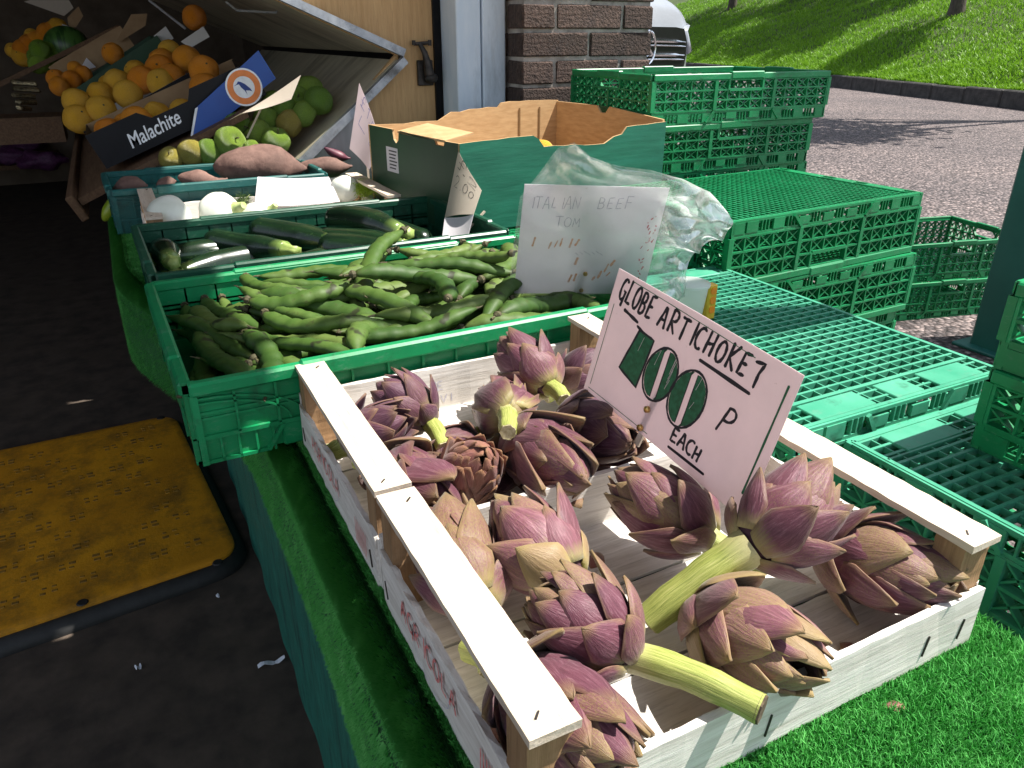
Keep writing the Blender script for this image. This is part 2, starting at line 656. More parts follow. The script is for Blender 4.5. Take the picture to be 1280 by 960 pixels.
def tree(name, base, hgt, crown_c, crown_r, nleaf, label, seed):
    rr = np.random.default_rng(seed)
    random.seed(seed)
    root = empty(name, base, label=label, cat='tree', group='trees on the grass bank')
    m = MB()
    cc = Vector(crown_c) - Vector(base)
    top = Vector((cc.x * .5, cc.y * .5, hgt))
    m.tube([(0, 0, -.3), (0.03, 0, 0.15), (0.05, .04, hgt * .35), top * .7, top], [.24, .17, .14, .10, .05], 9)
    for i in range(9):
        a = i * 2.4
        st = top * (0.45 + .06 * i)
        en = cc + Vector((math.cos(a) * crown_r * .7, math.sin(a) * crown_r * .7, random.uniform(-.3, .5) * crown_r))
        m.tube([st, (st + en) / 2 + Vector((0, 0, .2)), en], [.06, .04, .012], 6)
    m.build('trunk', BARK, root, smooth=True)
    # leaves gather in clumps through the crown, with gaps between the clumps
    nc = 42
    cl = []
    while len(cl) < nc:
        p = rr.uniform(-1, 1, 3)
        if np.linalg.norm(p) < 1:
            cl.append(p * crown_r * np.array([1, 1, .72]))
    cl = np.array(cl)
    idx = rr.integers(0, nc, nleaf)
    P = cl[idx] + rr.normal(0, crown_r * .14, (nleaf, 3)) + np.array(cc)
    a = rr.normal(0, 1, (nleaf, 3)); a /= np.linalg.norm(a, axis=1)[:, None]
    b = np.cross(a, rr.normal(0, 1, (nleaf, 3))); b /= np.linalg.norm(b, axis=1)[:, None]
    sz = rr.uniform(.05, .10, nleaf)[:, None]
    V = np.stack([P - a * sz, P + b * sz * .55, P + a * sz, P - b * sz * .55], 1)
    q = np.arange(nleaf)[:, None] * 4 + np.arange(4)[None]
    fast_mesh('crown', V.reshape(-1, 3), q, LEAF, root)
    return root


def bank_at(s, d):
    p = kerb_pt(s) + kn * d
    return Vector((p.x, p.y, bank_h(d, s)))


tree('bank_tree', bank_at(6.2, 2.9), 2.4, bank_at(6.2, 2.9) + Vector((.1, 0, 2.9)), 1.15, 4200, 'dark slender trunk standing in the grass near the right top of the picture', 3)
tree('bank_tree', bank_at(10.5, 5.9), 3.6, bank_at(10.5, 5.9) + Vector((0, 0, 3.6)), 1.8, 11000, 'nearest tree of the row whose shade darkens the top of the bank', 5)
tree('bank_tree', bank_at(13.8, 5.6), 3.6, bank_at(13.8, 5.6) + Vector((0, 0, 3.7)), 2.1, 14000, 'second tree of the shading row along the top of the bank', 6)
tree('bank_tree', bank_at(17.2, 5.3), 3.6, bank_at(17.2, 5.3) + Vector((0, 0, 3.7)), 2.2, 14000, 'third tree of the shading row along the top of the bank', 9)
tree('bank_tree', bank_at(20.8, 4.4), 3.6, bank_at(20.8, 4.4) + Vector((0, 0, 3.6)), 2.2, 14000, 'farthest tree of the shading row, above the van', 11)
tree('bank_tree', bank_at(-1.5, 1.8), 3.4, Vector((9.6, 6.7, 4.2)), 1.8, 6500, 'tree by the kerb that throws dappled shade on the asphalt', 8)

# ---- van parked beyond the brick pier
VANW = simple('silver_white_paint', (0.27, 0.29, 0.32), (0.32, 0.34, 0.37), rough=0.25, scale=2, bump=0, spec=0.7, metal=0.25)
BLACKP = simple('black_trim', (0.004, 0.004, 0.005), (0.008, 0.008, 0.009), rough=0.4, bump=0, spec=0.15)
CHROME = simple('chrome', (0.65, 0.66, 0.68), rough=0.12, metal=1.0, bump=0)
GLASSD = simple('dark_glass', (0.015, 0.018, 0.02), rough=0.06, bump=0, spec=0.8)
LAMPM = simple('headlight_glass', (0.20, 0.22, 0.25), (0.42, 0.45, 0.5), rough=0.08, bump=0, scale=8, spec=0.8)
TYRE = simple('tyre_rubber', (0.014, 0.014, 0.014), rough=0.8)


def van(loc, rz):
    root = empty('parked_van', loc, (0, 0, rz), 'silver white van with a slatted dark grille parked beyond the brick pier', 'van')
    # sections from the nose backwards: (y, half width, bottom z, shoulder z, top z)
    sec = [(-.03, .70, .34, .74, .84), (.02, .88, .30, .94, 1.01), (.14, .94, .28, 1.04, 1.13), (.35, .95, .28, 1.10, 1.22), (.75, .98, .28, 1.18, 1.34),
           (1.05, .98, .28, 1.22, 1.42), (1.55, .96, .28, 1.26, 2.02), (1.8, .95, .28, 1.30, 2.20), (4.6, .95, .28, 1.30, 2.24), (4.7, .90, .34, 1.26, 2.14)]
    m = MB()
    vs = []
    for (y, hw, zb, zs, zt) in sec:
        tw = hw * (.80 if zt > 1.6 else .84)
        ring = [(-hw * .95, zb), (-hw, zb + .18), (-hw, zs - .08), (-hw * .985, zs), (-(hw + tw) / 2, (zs + zt) / 2 + .03), (-tw * .8, zt - .012), (-tw * .4, zt), (0, zt + .008)]
        ring = ring + [(-x, z) for x, z in reversed(ring[:-1])]
        vs += [(x, y, z) for x, z in ring]
    k = 15
    fs = [(i * k + j, (i + 1) * k + j, (i + 1) * k + (j + 1) % k, i * k + (j + 1) % k) for i in range(len(sec) - 1) for j in range(k)]
    fs += [tuple(range(k)), tuple((len(sec) - 1) * k + j for j in range(k - 1, -1, -1))]
    m.add(vs, fs)
    b = m.build('body', VANW, root, smooth=True, fix=True)
    md = b.modifiers.new('round', 'SUBSURF')
    md.levels = md.render_levels = 2
    g = MB()
    g.prism([(-.56, .60), (.56, .60), (.63, .72), (.64, .86), (.58, .945), (.45, .955), (-.45, .955), (-.58, .945), (-.64, .86), (-.63, .72)], .16, Matrix.Translation((0, -.085, 0)))
    gr = g.build('grille', BLACKP, root, fix=True)
    for i in range(3):
        s = MB()
        z = .69 + .085 * i
        wdt = .585 + .012 * i
        pts = [(x, -.088 - .006 * (1 - (x / wdt) ** 2), z + .012 * (1 - (x / wdt) ** 2)) for x in [wdt * t / 8 for t in range(-8, 9)]]
        s.tube(pts, [.017 if abs(t) < 7 else .008 for t in range(-8, 9)], 8, flat=.8)
        s.tube([(a, b - .004, c - .028) for a, b, c in pts], [.006 if abs(t) < 8 else .003 for t in range(-8, 9)], 8)
        s.build('grille_slat', CHROME, gr, smooth=True)
    st = MB()
    st.tube([(.10 * math.cos(a), -.125, .83 + .10 * math.sin(a)) for a in [2 * PI * i / 24 for i in range(25)]], .008, 8, caps=False)
    for a in (PI / 2, PI / 2 + 2 * PI / 3, PI / 2 + 4 * PI / 3):
        st.tube([(0, -.125, .83), (.097 * math.cos(a), -.125, .83 + .097 * math.sin(a))], [.016, .004], 6)
    st.build('star_badge', CHROME, gr, smooth=True)
    for sx in (-1, 1):
        h = MB()
        h.add([(sx * .67, -.085, .78), (sx * .80, -.050, .80), (sx * .94, .06, .88), (sx * .93, .10, .99), (sx * .78, -.02, .97), (sx * .66, -.070, .93),
               (sx * .67, .1, .78), (sx * .76, .15, .80), (sx * .86, .3, .88), (sx * .85, .3, .98), (sx * .76, .2, .95), (sx * .66, .1, .91)],
              [(0, 1, 2, 3, 4, 5), (11, 10, 9, 8, 7, 6)] + [((i + 1) % 6, i, 6 + i, 6 + (i + 1) % 6) for i in range(6)])
        h.build('headlight', LAMPM, root, smooth='all', fix=True)
        for y in (.95, 3.7):
            wv = MB()
            wv.tube([(sx * .74, y, .34), (sx * .975, y, .34)], [.34, .34], 28)
            wo = wv.build('wheel', TYRE, root, smooth=True)
            hb = MB()
            hb.tube([(sx * .96, y, .34), (sx * .985, y, .34)], [.21, .17], 20)
            hb.build('hub_cap', ALU, wo, smooth=True)
    bp = MB()
    bp.bbox(-.86, .86, -.06, .15, .30, .50, .05)
    bp.build('bumper', BLACKP, root)
    ws = MB()
    ws.add([(-.74, 1.10, 1.40), (.74, 1.10, 1.40), (.68, 1.60, 2.02), (-.68, 1.60, 2.02), (-.74, 1.2, 1.36), (.74, 1.2, 1.36), (.68, 1.7, 2.0), (-.68, 1.7, 2.0)],
           [(0, 1, 2, 3), (7, 6, 5, 4), (0, 4, 5, 1), (1, 5, 6, 2), (2, 6, 7, 3), (3, 7, 4, 0)])
    ws.build('windscreen', GLASSD, root)
    return root


vp = at(838, 60, -.25)
vd = Vector((vp.x, vp.y, 0)).normalized()
van(Vector((3.68, 5.18, 0)), R(25)).scale = (1.14, 1, 1.16)

# ---- the shop: canopy, side and back walls, brick pier, door frame, board
RENDERW = simple('dark_render', (0.09, 0.068, 0.05), (0.15, 0.115, 0.085), rough=0.9, scale=6)
CEIL = simple('canopy_board', (0.30, 0.265, 0.225), (0.40, 0.35, 0.30), rough=0.9, scale=6)
b = MB()
b.box(-1.4, .99, -1.0, 2.40, 2.44, 2.56)
cn = b.build('shop_canopy', CEIL)
tag(cn, 'flat canopy roof over the stall front, out of the sun', 'canopy')
f_ = MB()
f_.bbox(.992, 1.02, -1.0, 2.4, 2.38, 2.62, .004)
f_.build('fascia_board', simple('fascia_paint', (0.01, 0.09, 0.07), (0.02, 0.12, 0.09), rough=0.4), cn)


def walls(name, x0, x1, y0, y1, z1, mat, label):
    m = MB()
    m.box(x0, x1, y0, y1, -0.02, z1)
    return tag(m.build(name, mat), label, 'wall')


walls('shop_wall', -3.3, -3.202, 2.6, 7.0, 2.44, RENDERW, 'dark rendered side wall on the far side of the shop floor')
walls('shop_wall', -3.2, 1.10, 7.0, 7.1, 2.44, RENDERW, 'dark back wall at the end of the shop')
walls('shop_wall', 1.10, 1.20, 2.42, 7.1, 2.44, RENDERW, 'dark wall along the inner side of the fruit rack')
b = MB()
b.box(-3.2, 1.2, 2.42, 7.1, 2.445, 2.56)
tag(b.build('shop_ceiling', CEIL), 'dark ceiling over the fruit at the back of the shop', 'ceiling')

# brick pier: every brick its own piece, joints recessed
PX0, PX1, PY0, PY1 = 1.114, 1.573, 2.12, 2.45
BRICK = simple('brown_brick', (0.055, 0.036, 0.030), (0.125, 0.082, 0.066), rough=0.95, scale=60, bump=1.0, bdist=0.014, rnd=0.5, dirt=(0.07, 0.05, 0.045))
MORTAR = simple('mortar', (0.24, 0.215, 0.19), (0.46, 0.42, 0.38), rough=0.95, scale=30, bump=0.6, bdist=0.003)
pier = MB()
pier.box(PX0 + .008, PX1 - .008, PY0 + .008, PY1 - .004, 0, 2.44)
pier = tag(pier.build('brick_pier', MORTAR), 'pier of rough dark brown bricks with pale joints beside the door frame', 'brick pier')


def brick_mesh(lx, ly, lz, seed):
    random.seed(seed)
    m = MB()
    m.bbox(0, lx, 0, ly, 0, lz, .004)
    m.v = [(x + random.uniform(-.0022, .0022), y + random.uniform(-.0022, .0022), z + random.uniform(-.0018, .0018)) for x, y, z in m.v]
    return m.mesh('brick', BRICK)


BW = (PX1 - PX0 - .01) / 2
full = [brick_mesh(BW, .10, .064, i) for i in range(4)]
half = [brick_mesh(BW / 2 - .005, .10, .064, 9 + i) for i in range(3)]
side = [brick_mesh(.10, .212, .064, 20 + i) for i in range(3)]
for r in range(32):
    z = r * .0755 + .004
    if z < .55:
        continue
    row = [(full, 0), (full, BW + .01)] if r % 2 else [(half, 0), (full, BW / 2 + .005), (half, 1.5 * BW + .015)]
    for ms, x in row:
        inst('brick', random.choice(ms), pier, Matrix.Translation((PX0 + x, PY0 + random.uniform(-.002, .003), z)))
    inst('brick', random.choice(side), pier, Matrix.Translation((PX0 + random.uniform(-.001, .001), PY0 + .107 + (.0 if r % 2 else .05), z)))

FRAMEP = simple('pale_blue_paint', (0.58, 0.69, 0.80), (0.68, 0.77, 0.86), rough=0.5, scale=12, stretch=(2, 2, .5), dirt=(0.36, 0.42, 0.47), bump=0.35)  # white frame paint, tinted blue for the skylight on its shaded face
fr = empty('door_frame', W(0.95, 2.22, -1.04), label='pale blue painted wooden door frame between the board and the brick pier', cat='door frame')
m = MB(); m.bbox(0, .078, 0, .12, 0, 2.43, .003); m.build('frame_board', FRAMEP, fr)
m = MB(); m.bbox(.082, .156, -.006, .12, 0, 2.43, .003); m.build('frame_board', FRAMEP, fr)
m = MB(); m.bbox(.158, .166, .01, .12, 0, 2.43, .002); m.build('sealant_strip', simple('old_sealant', (0.25, 0.24, 0.22), (0.6, 0.58, 0.55), rough=.9, scale=50, bump=1, bdist=.004), fr)

PLY = wood('plywood', 'Z', (0.48, 0.29, 0.13), (0.60, 0.39, 0.19), knots=False)
m = MB()
m.prism([(.805, -.05), (.2, .205), (.2, 1.38), (.925, 1.38), (.925, -1.03), (.56, -1.03), (.56, -.28)], .02, Matrix.Translation(W(0, 2.345, 0)))
ply = tag(m.build('plywood_board', PLY, fix=True), 'warm brown plywood board closing the wall behind the metal rack', 'board')
m = MB(); m.box(.925, .948, 2.335, 2.37, .01, 2.43); m.build('dark_gap_strip', BLACKP, ply)
hasp = empty('door_bolt', W(.888, 2.34, -.075), label='dark iron door bolt hanging on the plywood board', cat='bolt')
IRON = simple('dark_iron', (0.03, 0.028, 0.026), (0.07, 0.06, 0.055), rough=0.5, metal=.6, scale=60)
m = MB(); m.tube([(-.012, -.012, .055), (.0, -.02, .03), (.006, -.022, .0), (.012, -.02, -.03)], [.006, .009, .013, .016], 10); m.build('shackle', IRON, hasp, smooth=True)
m = MB(); m.tube([(-.03, -.01, .055), (.02, -.012, .058)], [.005, .005], 8); m.tube([(-.03, -.01, .052), (-.03, -.01, .065)], .006, 8); m.tube([(.02, -.012, .05), (.02, -.012, .066)], .006, 8); m.build('cross_bar', IRON, hasp, smooth=True)
m = MB(); m.ball((.018, -.018, -.04), .02, 12, 8, (1.1, .7, .8)); m.bbox(-.02, .03, -.006, .004, -.062, .01, .002); m.build('lock_body', IRON, hasp, smooth=True)

PILL = simple('pillar_paint', (0.016, 0.115, 0.100), (0.024, 0.145, 0.125), rough=0.45, scale=5, bump=0.15)
pl = empty('steel_pillar', W(2.83, 1.39, -1.04), label='wide dark teal painted pillar standing on the asphalt at the right', cat='pillar')
m = MB(); m.bbox(-.15, .15, -.15, .15, 0, 2.9, .008); m.build('shaft', PILL, pl)
m = MB(); m.bbox(-.19, .19, -.19, .19, 0, .012, .003); m.build('base_plate', PILL, pl)

# added panel out of view, hung from the canopy only to shade the tray grid
ps = empty('projecting_sign', W(1.735, .554, 1.0), label='blank hanging sign panel on a bracket from the canopy, above the trays', cat='hanging sign')
m = MB(); m.bbox(-.165, .165, -.012, .012, -.12, .45, .003); m.build('panel', PILL, ps)
m = MB(); m.tube([(-.662, 0, .48), (.17, 0, .48)], .010, 8); m.tube([(-.1, 0, .45), (-.1, 0, .48)], .005, 6); m.tube([(.1, 0, .45), (.1, 0, .48)], .005, 6); m.build('bracket', IRON, ps, smooth=True)

# ================================================================== THE STALL TABLE
TZ = -0.435                                   # turf level
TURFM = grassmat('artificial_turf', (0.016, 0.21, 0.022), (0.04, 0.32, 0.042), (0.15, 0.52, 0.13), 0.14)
TURFB = simple('turf_backing', (0.006, 0.075, 0.018), (0.012, 0.12, 0.03), rough=0.9, scale=120, bump=0.8, bdist=0.004)
NET = simple('green_netting', (0.006, 0.11, 0.075), (0.016, 0.20, 0.145), rough=0.6, scale=26, stretch=(1, 7, .8), bump=0.9, bdist=0.006, dirt=(0.003, 0.05, 0.04))
tb = empty('display_table', W(.34, 1.1, -1.04), label='long stall table under the green turf and the produce crates', cat='table')
m = MB(); m.box(-.205, .215, -1.35, 1.25, .555, .585); m.build('table_top', GREYW, tb)
for x in (-.12, .19):
    for y in (-1.3, 0, 1.2):
        m = MB(); m.box(x - .02, x + .02, y - .02, y + .02, 0, .555); m.build('leg', GREYW, tb)

turf = empty('turf_mat', W(.34, 1.1, TZ), label='bright green artificial turf spread over the stall table and hanging down its aisle side', cat='artificial turf')
TX0, TX1 = .115, .562
def ysh(Y):
    t = min(1, max(0, (Y - 1.05) / .7))
    return -.15 * t * t * (3 - 2 * t)


prof = [(TX1 - .34 + .012, -.16), (TX1 - .34 + .012, -.012), (TX1 - .34, 0), (TX0 + .018 - .34, 0), (TX0 - .34 + .003, -.004), (TX0 - .34 - .009, -.015), (TX0 - .34 - .013, -.032), (TX0 - .34 - .016, -.10), (TX0 - .34 - .014, -.19)]
vs, fs = [], []
NY = 60
for j in range(NY + 1):
    y = -1.35 + 2.62 * j / NY
    for i, (x, z) in enumerate(prof):
        x = x + (ysh(y + 1.1) if i > 1 else 0)
        wv = .010 * noise.noise(Vector((y * 3.0, z * 4, 1))) if z < -.05 else 0
        zz = z - (.02 * noise.noise(Vector((y * 2.2, 4, 1))) if i == len(prof) - 1 else 0)
        vs.append((x + wv, y, zz))
k = len(prof)
fs = [(j * k + i, j * k + i + 1, (j + 1) * k + i + 1, (j + 1) * k + i) for j in range(NY) for i in range(k - 1)]
m = MB(); m.add(vs, fs); m.build('turf_backing', TURFB, turf, smooth='all')
# blades: dense where the turf shows near the camera
def turf_pts(n, x0, x1, y0, y1):
    return np.stack([rng.uniform(x0, x1, n), rng.uniform(y0, y1, n), np.zeros(n)], 1)
YSH = np.vectorize(ysh)
P = np.concatenate([turf_pts(130000, .16, TX1, -.05, .30), turf_pts(5000, .52, TX1, .25, .8)])
P[:, 0] -= .34; P[:, 1] -= 1.1
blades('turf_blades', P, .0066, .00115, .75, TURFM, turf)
P = np.concatenate([turf_pts(42000, TX0 + .012, .140, .1, 1.3), turf_pts(30000, TX0 + .012, .19, 1.05, 2.36)])
P[:, 0] += YSH(P[:, 1])
P[:, 0] -= .34; P[:, 1] -= 1.1
blades('turf_blades', P, .0048, .0013, .8, TURFM, turf)
n = 80000
aa = rng.uniform(0, PI / 2, n); yy = rng.uniform(.0, 2.36, n) - 1.1
P = np.stack([TX0 + .018 - .34 - .031 * np.sin(aa) + YSH(yy + 1.1), yy, -.031 * (1 - np.cos(aa))], 1)
tip = P + np.stack([-np.sin(aa) * .006, rng.normal(0, .0025, n), np.cos(aa) * .006], 1)
wd = np.stack([np.zeros(n), np.full(n, .0014), np.zeros(n)], 1)
tag(fast_mesh('turf_blades', np.stack([P - wd, P + wd, tip], 1).reshape(-1, 3), np.arange(n * 3).reshape(-1, 3), TURFM, turf, np.tile([0, 0, 1.0], n)), kind='stuff')
# blades on the hanging side, pointing outwards
n = 60000
yy = rng.uniform(.0, 2.36, n) - 1.1
zz = -rng.uniform(.022, .19, n)
b0 = np.stack([np.full(n, TX0 - .34 - .014) + YSH(yy + 1.1) + .010 * np.array([noise.noise(Vector((y * 3.0, z * 4, 1))) if z < -.05 else 0 for y, z in zip(yy, zz)]), yy, zz], 1)
tip = b0 + np.stack([-rng.uniform(.003, .006, n), rng.normal(0, .003, n), -rng.uniform(.001, .006, n)], 1)
wd = np.stack([np.zeros(n), np.full(n, .0010), np.zeros(n)], 1)
V = np.stack([b0 - wd, b0 + wd, tip], 1)
tag(fast_mesh('turf_blades', V.reshape(-1, 3), np.arange(n * 3).reshape(-1, 3), TURFM, turf, np.tile([0, 0, 1.0], n)), kind='stuff')

# dark teal netting skirt below the turf
vs, fs = [], []
for j in range(121):
    y = -.25 + 2.6 * j / 120
    for i in range(9):
        z = -.025 - .575 * i / 8
        x = TX0 - .002 - .004 * (i / 8) + .006 * noise.noise(Vector((y * 9.0, z * 1.5, 7))) * (1 - .6 * i / 8) + .0025 * math.sin(y * 38 + z * 3)
        vs.append((x, y, z))
fs = [(j * 9 + i, j * 9 + i + 1, (j + 1) * 9 + i + 1, (j + 1) * 9 + i) for j in range(120) for i in range(8)]
m = MB(); m.add(vs, fs)
sk = m.build('netting_skirt', NET, smooth='all')
sk.location = W(0, 0, TZ)
tag(sk, 'dark teal netting skirt hanging from the turf edge down to the shop floor', 'skirt')

# ================================================================== GREEN PLASTIC CRATES
WALLS = {}


def lattice_wall(L, H, handle=True, fine=True):
    """moulded wall in XZ, outside facing -Y, u from -L/2"""
    m = MB()
    h = L / 2
    rim, foot = .016, .030
    m.bbox(-h, h, -.007, .004, H - rim, H, .002)                # rim
    m.box(-h, h, -.003, .001, foot - .004, foot + .004)
    m.box(-h, h, -.0025, .002, 0, .005)
    # foot: solid tabs between slots, stepping up in the middle
    nt_ = max(3, int(L / .038))
    for i in range(nt_):
        u0, u1 = -h + L * i / nt_, -h + L * (i + 1) / nt_
        mid = abs((i + .5) / nt_ - .5) < .16
        if i % 2 == 0 or i in (0, nt_ - 1):
            m.box(u0 + .003, u1 - .003, -.004, .001, .004 + (.006 if mid else 0), foot - .004)
        else:
            for q in range(1, 4):
                uu = u0 + (u1 - u0) * q / 4
                m.box(uu - .0012, uu + .0012, -.003, .002, .005, foot - .004)
    for s in (-1, 1):                                           # slanted steps of the foot
        m.bar((s * L * .17, -.004, foot), (s * L * .21, -.004, .004), .006, .006, (0, 1, 0))
    # star lattice
    z0, z1 = foot + .003, H - rim
    rows = 3 if (z1 - z0) > .06 else 2
    nc = max(4, int(L / .040))
    for r in range(rows + 1):
        z = z0 + (z1 - z0) * r / rows
        m.box(-h, h, -.0045, .009, z - .002, z + .002)
    hw = .055
    for c in range(nc + 1):
        u = -h + L * c / nc
        big = c % 5 == 0
        zt = z1 if not (handle and abs(u) < hw - .002) else z0 + (z1 - z0) * (rows - 1) / rows
        m.box(u - (.005 if big else .0016), u + (.005 if big else .0016), -.006 if big else -.004, .009, z0, zt)
    for c in range(nc):
        ua, ub = -h + L * c / nc, -h + L * (c + 1) / nc
        for r in range(rows):
            za, zb = z0 + (z1 - z0) * r / rows, z0 + (z1 - z0) * (r + 1) / rows
            if handle and r == rows - 1 and abs((ua + ub) / 2) < hw:
                continue
            m.bar((ua, .003, za), (ub, .003, zb), .0025, .010, (0, 1, 0))
            if (c + r) % 2 == 0 or fine:
                m.bar((ua, .003, zb), (ub, .003, za), .0025, .010, (0, 1, 0))
    if handle:
        zr = z0 + (z1 - z0) * (rows - 1) / rows
        m.box(-hw - .006, -hw, -.006, .003, zr, H); m.box(hw, hw + .006, -.006, .003, zr, H)
        m.box(-hw, hw, -.006, .004, zr - .004, zr + .003)
        m.bbox(-hw, hw, -.009, .006, H - .014, H + .004, .002)
    # corner posts
    for s in (-1, 1):
        m.box(s * h - .008 if s > 0 else -h, h if s > 0 else -h + .008, -.004, .003, 0, H)
    return m


def panel_wall(L, H, handle=True):
    """closed wall with ribs, corner arcs, a stepped foot and a deep smooth rim"""
    m = MB()
    h = L / 2
    m.bbox(-h, h, -.010, .004, H - .016, H, .003)
    m.bbox(-h * .62, h * .62, -.0115, .003, H - .018, H + .003, .003)
    m.box(-h, h, -.0005, .002, .004, H - .014)
    m.box(-h, h, -.005, .002, .030, .035)
    m.box(-h, h, -.004, .002, H - .040, H - .037)
    m.box(-h, h, -.003, .002, (H + .03) / 2 - .012, (H + .03) / 2 - .009)
    nc = int(L / .042)
    for c in range(nc + 1):
        u = -h + L * c / nc
        m.box(u - .0014, u + .0014, -.005, .002, .033, H - .015)
    m.bbox(-h + .09, h - .09, -.005, .002, .002, .031, .002)      # smooth foot panel
    for s in (-1, 1):
        for i in range(5):
            u = s * (h - .004 - i * .019)
            m.box(u - .0013, u + .0013, -.004, .002, .0, .031)
        m.bar((s * (h - .092), -.004, .031), (s * (h - .072), -.004, .002), .004, .006, (0, 1, 0))
        m.box(*sorted((s * h, s * (h - .075))), -.004, .002, 0, .004)
        for rr in (.085, .098):                                   # quarter arcs beside the corner
            pts = [(s * (h - .004 - rr * 1.15 * math.sin(a)), -.003, .036 + (H - .056) * math.cos(a) * rr / .098) for a in [PI / 2 * i / 8 for i in range(9)]]
            for p, q in zip(pts, pts[1:]):
                m.bar(p, q, .0022, .004, (0, 1, 0))
        m.box(*sorted((s * h, s * (h - .007))), -.006, .003, 0, H)
    return m


def side_mats(L, Wd):
    return [('long_wall', Matrix.Translation((0, -Wd / 2, 0))), ('long_wall', Matrix.Translation((0, Wd / 2, 0)) @ Matrix.Rotation(PI, 4, 'Z')),
            ('end_wall', Matrix.Translation((L / 2, 0, 0)) @ Matrix.Rotation(PI / 2, 4, 'Z')), ('end_wall', Matrix.Translation((-L / 2, 0, 0)) @ Matrix.Rotation(-PI / 2, 4, 'Z'))]


def base_grid(L, Wd, px, py, dep=.014, bw=.0034, edge=.03):
    m = MB()
    hx, hy = L / 2 - .004, Wd / 2 - .004
    for i in range(int((2 * hy) / py) + 1):
        y = -hy + py * i
        m.box(-hx, hx, y - bw * .22, y + bw * .22, .0008, dep * .9)
    for i in range(int((2 * hx) / px) + 1):
        x = -hx + px * i
        m.box(x - bw / 2, x + bw / 2, -hy, hy, .0002, dep)
    for s in (-1, 1):                                             # solid border with small slots and raised plates
        m.box(-hx, hx, s * hy - .003, s * hy + .003, -.001, dep)
        m.box(s * hx - .003, s * hx + .003, -hy, hy, -.001, dep)
    for s in (-1, 1):
        x0, x1 = (-hx, -hx + edge) if s < 0 else (hx - edge, hx)
        for f0, f1 in ((.10, .36), (.46, .60), (.68, .92)):
            m.bbox(x0 + .004, x1 - .006, -hy + 2 * hy * f0, -hy + 2 * hy * f1, -.0015, .003, .001)
        m.box(x1 - .003 if s < 0 else x0, x1 if s < 0 else x0 + .003, -hy, hy, -.001, dep)
    return m


def crate(label, loc, rz, L, Wd, H, style='lattice', mat=None, inverted=False, base=(.02, .02), group=None, edge=.03, name='plastic_crate', tilt=(0, 0)):
    mat = mat or GREEN
    key = (round(L, 3), round(Wd, 3), round(H, 4), style, mat.name, base)
    if key not in WALLS:
        fn = lattice_wall if style == 'lattice' else panel_wall
        b = base_grid(L, Wd, base[0], base[1], .009, .0040 if mat is MINT else .0034, edge) if base else None
        if b is None:
            b = MB(); b.box(-L / 2 + .003, L / 2 - .003, -Wd / 2 + .003, Wd / 2 - .003, .002, .006)
        WALLS[key] = (fn(L, H).mesh('long_wall', mat), fn(Wd, H).mesh('end_wall', mat), b.mesh('base_grid', mat))
    lw, ew, bs = WALLS[key]
    t = empty(name, loc, (0, 0, rz), label, 'crate', group)
    if inverted:
        t.location = Vector(loc) + Vector((0, 0, H))
        t.rotation_euler = (PI + tilt[0], tilt[1], rz)
    else:
        t.rotation_euler = (tilt[0], tilt[1], rz)
    for nme, M in side_mats(L, Wd):
        inst(nme, lw if nme == 'long_wall' else ew, t, M)
    inst('base_grid', bs, t)
    return t


G_ST = 'green plastic crates stacked beside the stall'
# tray stack beside the wooden crates (long side away from the camera)
for i in range(4):
    top = -.425 - .1538 * i
    crate(['faded upside-down crate with a coarse open grid right behind the artichoke sign', 'second crate down under the coarse grid behind the artichoke sign', 'third crate down under the coarse grid behind the artichoke sign', 'bottom crate on the asphalt under the coarse grid behind the artichoke sign'][i],
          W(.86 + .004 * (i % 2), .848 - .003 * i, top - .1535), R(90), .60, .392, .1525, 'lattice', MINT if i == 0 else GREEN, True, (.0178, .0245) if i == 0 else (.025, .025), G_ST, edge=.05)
for i in range(4):
    top = -.440 - .150 * i
    crate(['faded upside-down crate with coarse grid nearest the camera at the right edge', 'second crate down in the nearest stack at the right', 'third crate down in the nearest stack at the right', 'bottom crate of the nearest stack at the right'][i],
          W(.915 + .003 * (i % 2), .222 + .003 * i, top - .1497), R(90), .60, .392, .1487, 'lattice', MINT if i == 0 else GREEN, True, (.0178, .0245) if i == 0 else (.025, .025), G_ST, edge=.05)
# taller stack behind, fine grid on top
for i in range(5):
    top = -.330 - .142 * i
    crate(['upside-down crate with a fine grid topping the stack behind the plastic bag', 'second crate down in the stack topped by the fine grid', 'third crate down in the stack topped by the fine grid', 'fourth crate down in the stack topped by the fine grid', 'bottom crate of the stack topped by the fine grid'][i],
          W(1.345 + (.012 if i % 2 else 0), 1.345 - (.006 if i % 2 else 0), top - .1418), R(3.5 - (1.5 if i % 2 else 0)), .612, .42, .1408, 'lattice', GREEN, True, (.016, .016), G_ST)
# stack under the two open crates, and the tray stack under the cardboard box
for i in range(5):
    crate(['closed crate carrying the two open crates by the brick pier', 'second crate below the two open crates by the brick pier', 'third crate below the two open crates by the brick pier', 'fourth crate below the two open crates by the brick pier', 'lowest crate on the asphalt below the two open crates'][i],
          W(1.54, 1.86, -.337 - .1405 * (i + 1)), R(1), .58, .40, .1395, 'lattice', GREEN, True, (.02, .02), G_ST)
for i in range(4):
    crate(['grid-topped crate right under the green cardboard box', 'second crate under the green cardboard box', 'third crate under the green cardboard box', 'bottom crate under the green cardboard box'][i],
          W(.845, 1.50, -.397 - .1605 * (i + 1)), R(90), .62, .38, .1595, 'lattice', GREEN, True, (.02, .026), G_ST)
crate('open green crate under the topmost open crate beside the brick pier', W(1.525, 1.852, -.335), R(0), .575, .40, .1235, 'lattice', GREEN, False, (.02, .02), G_ST)
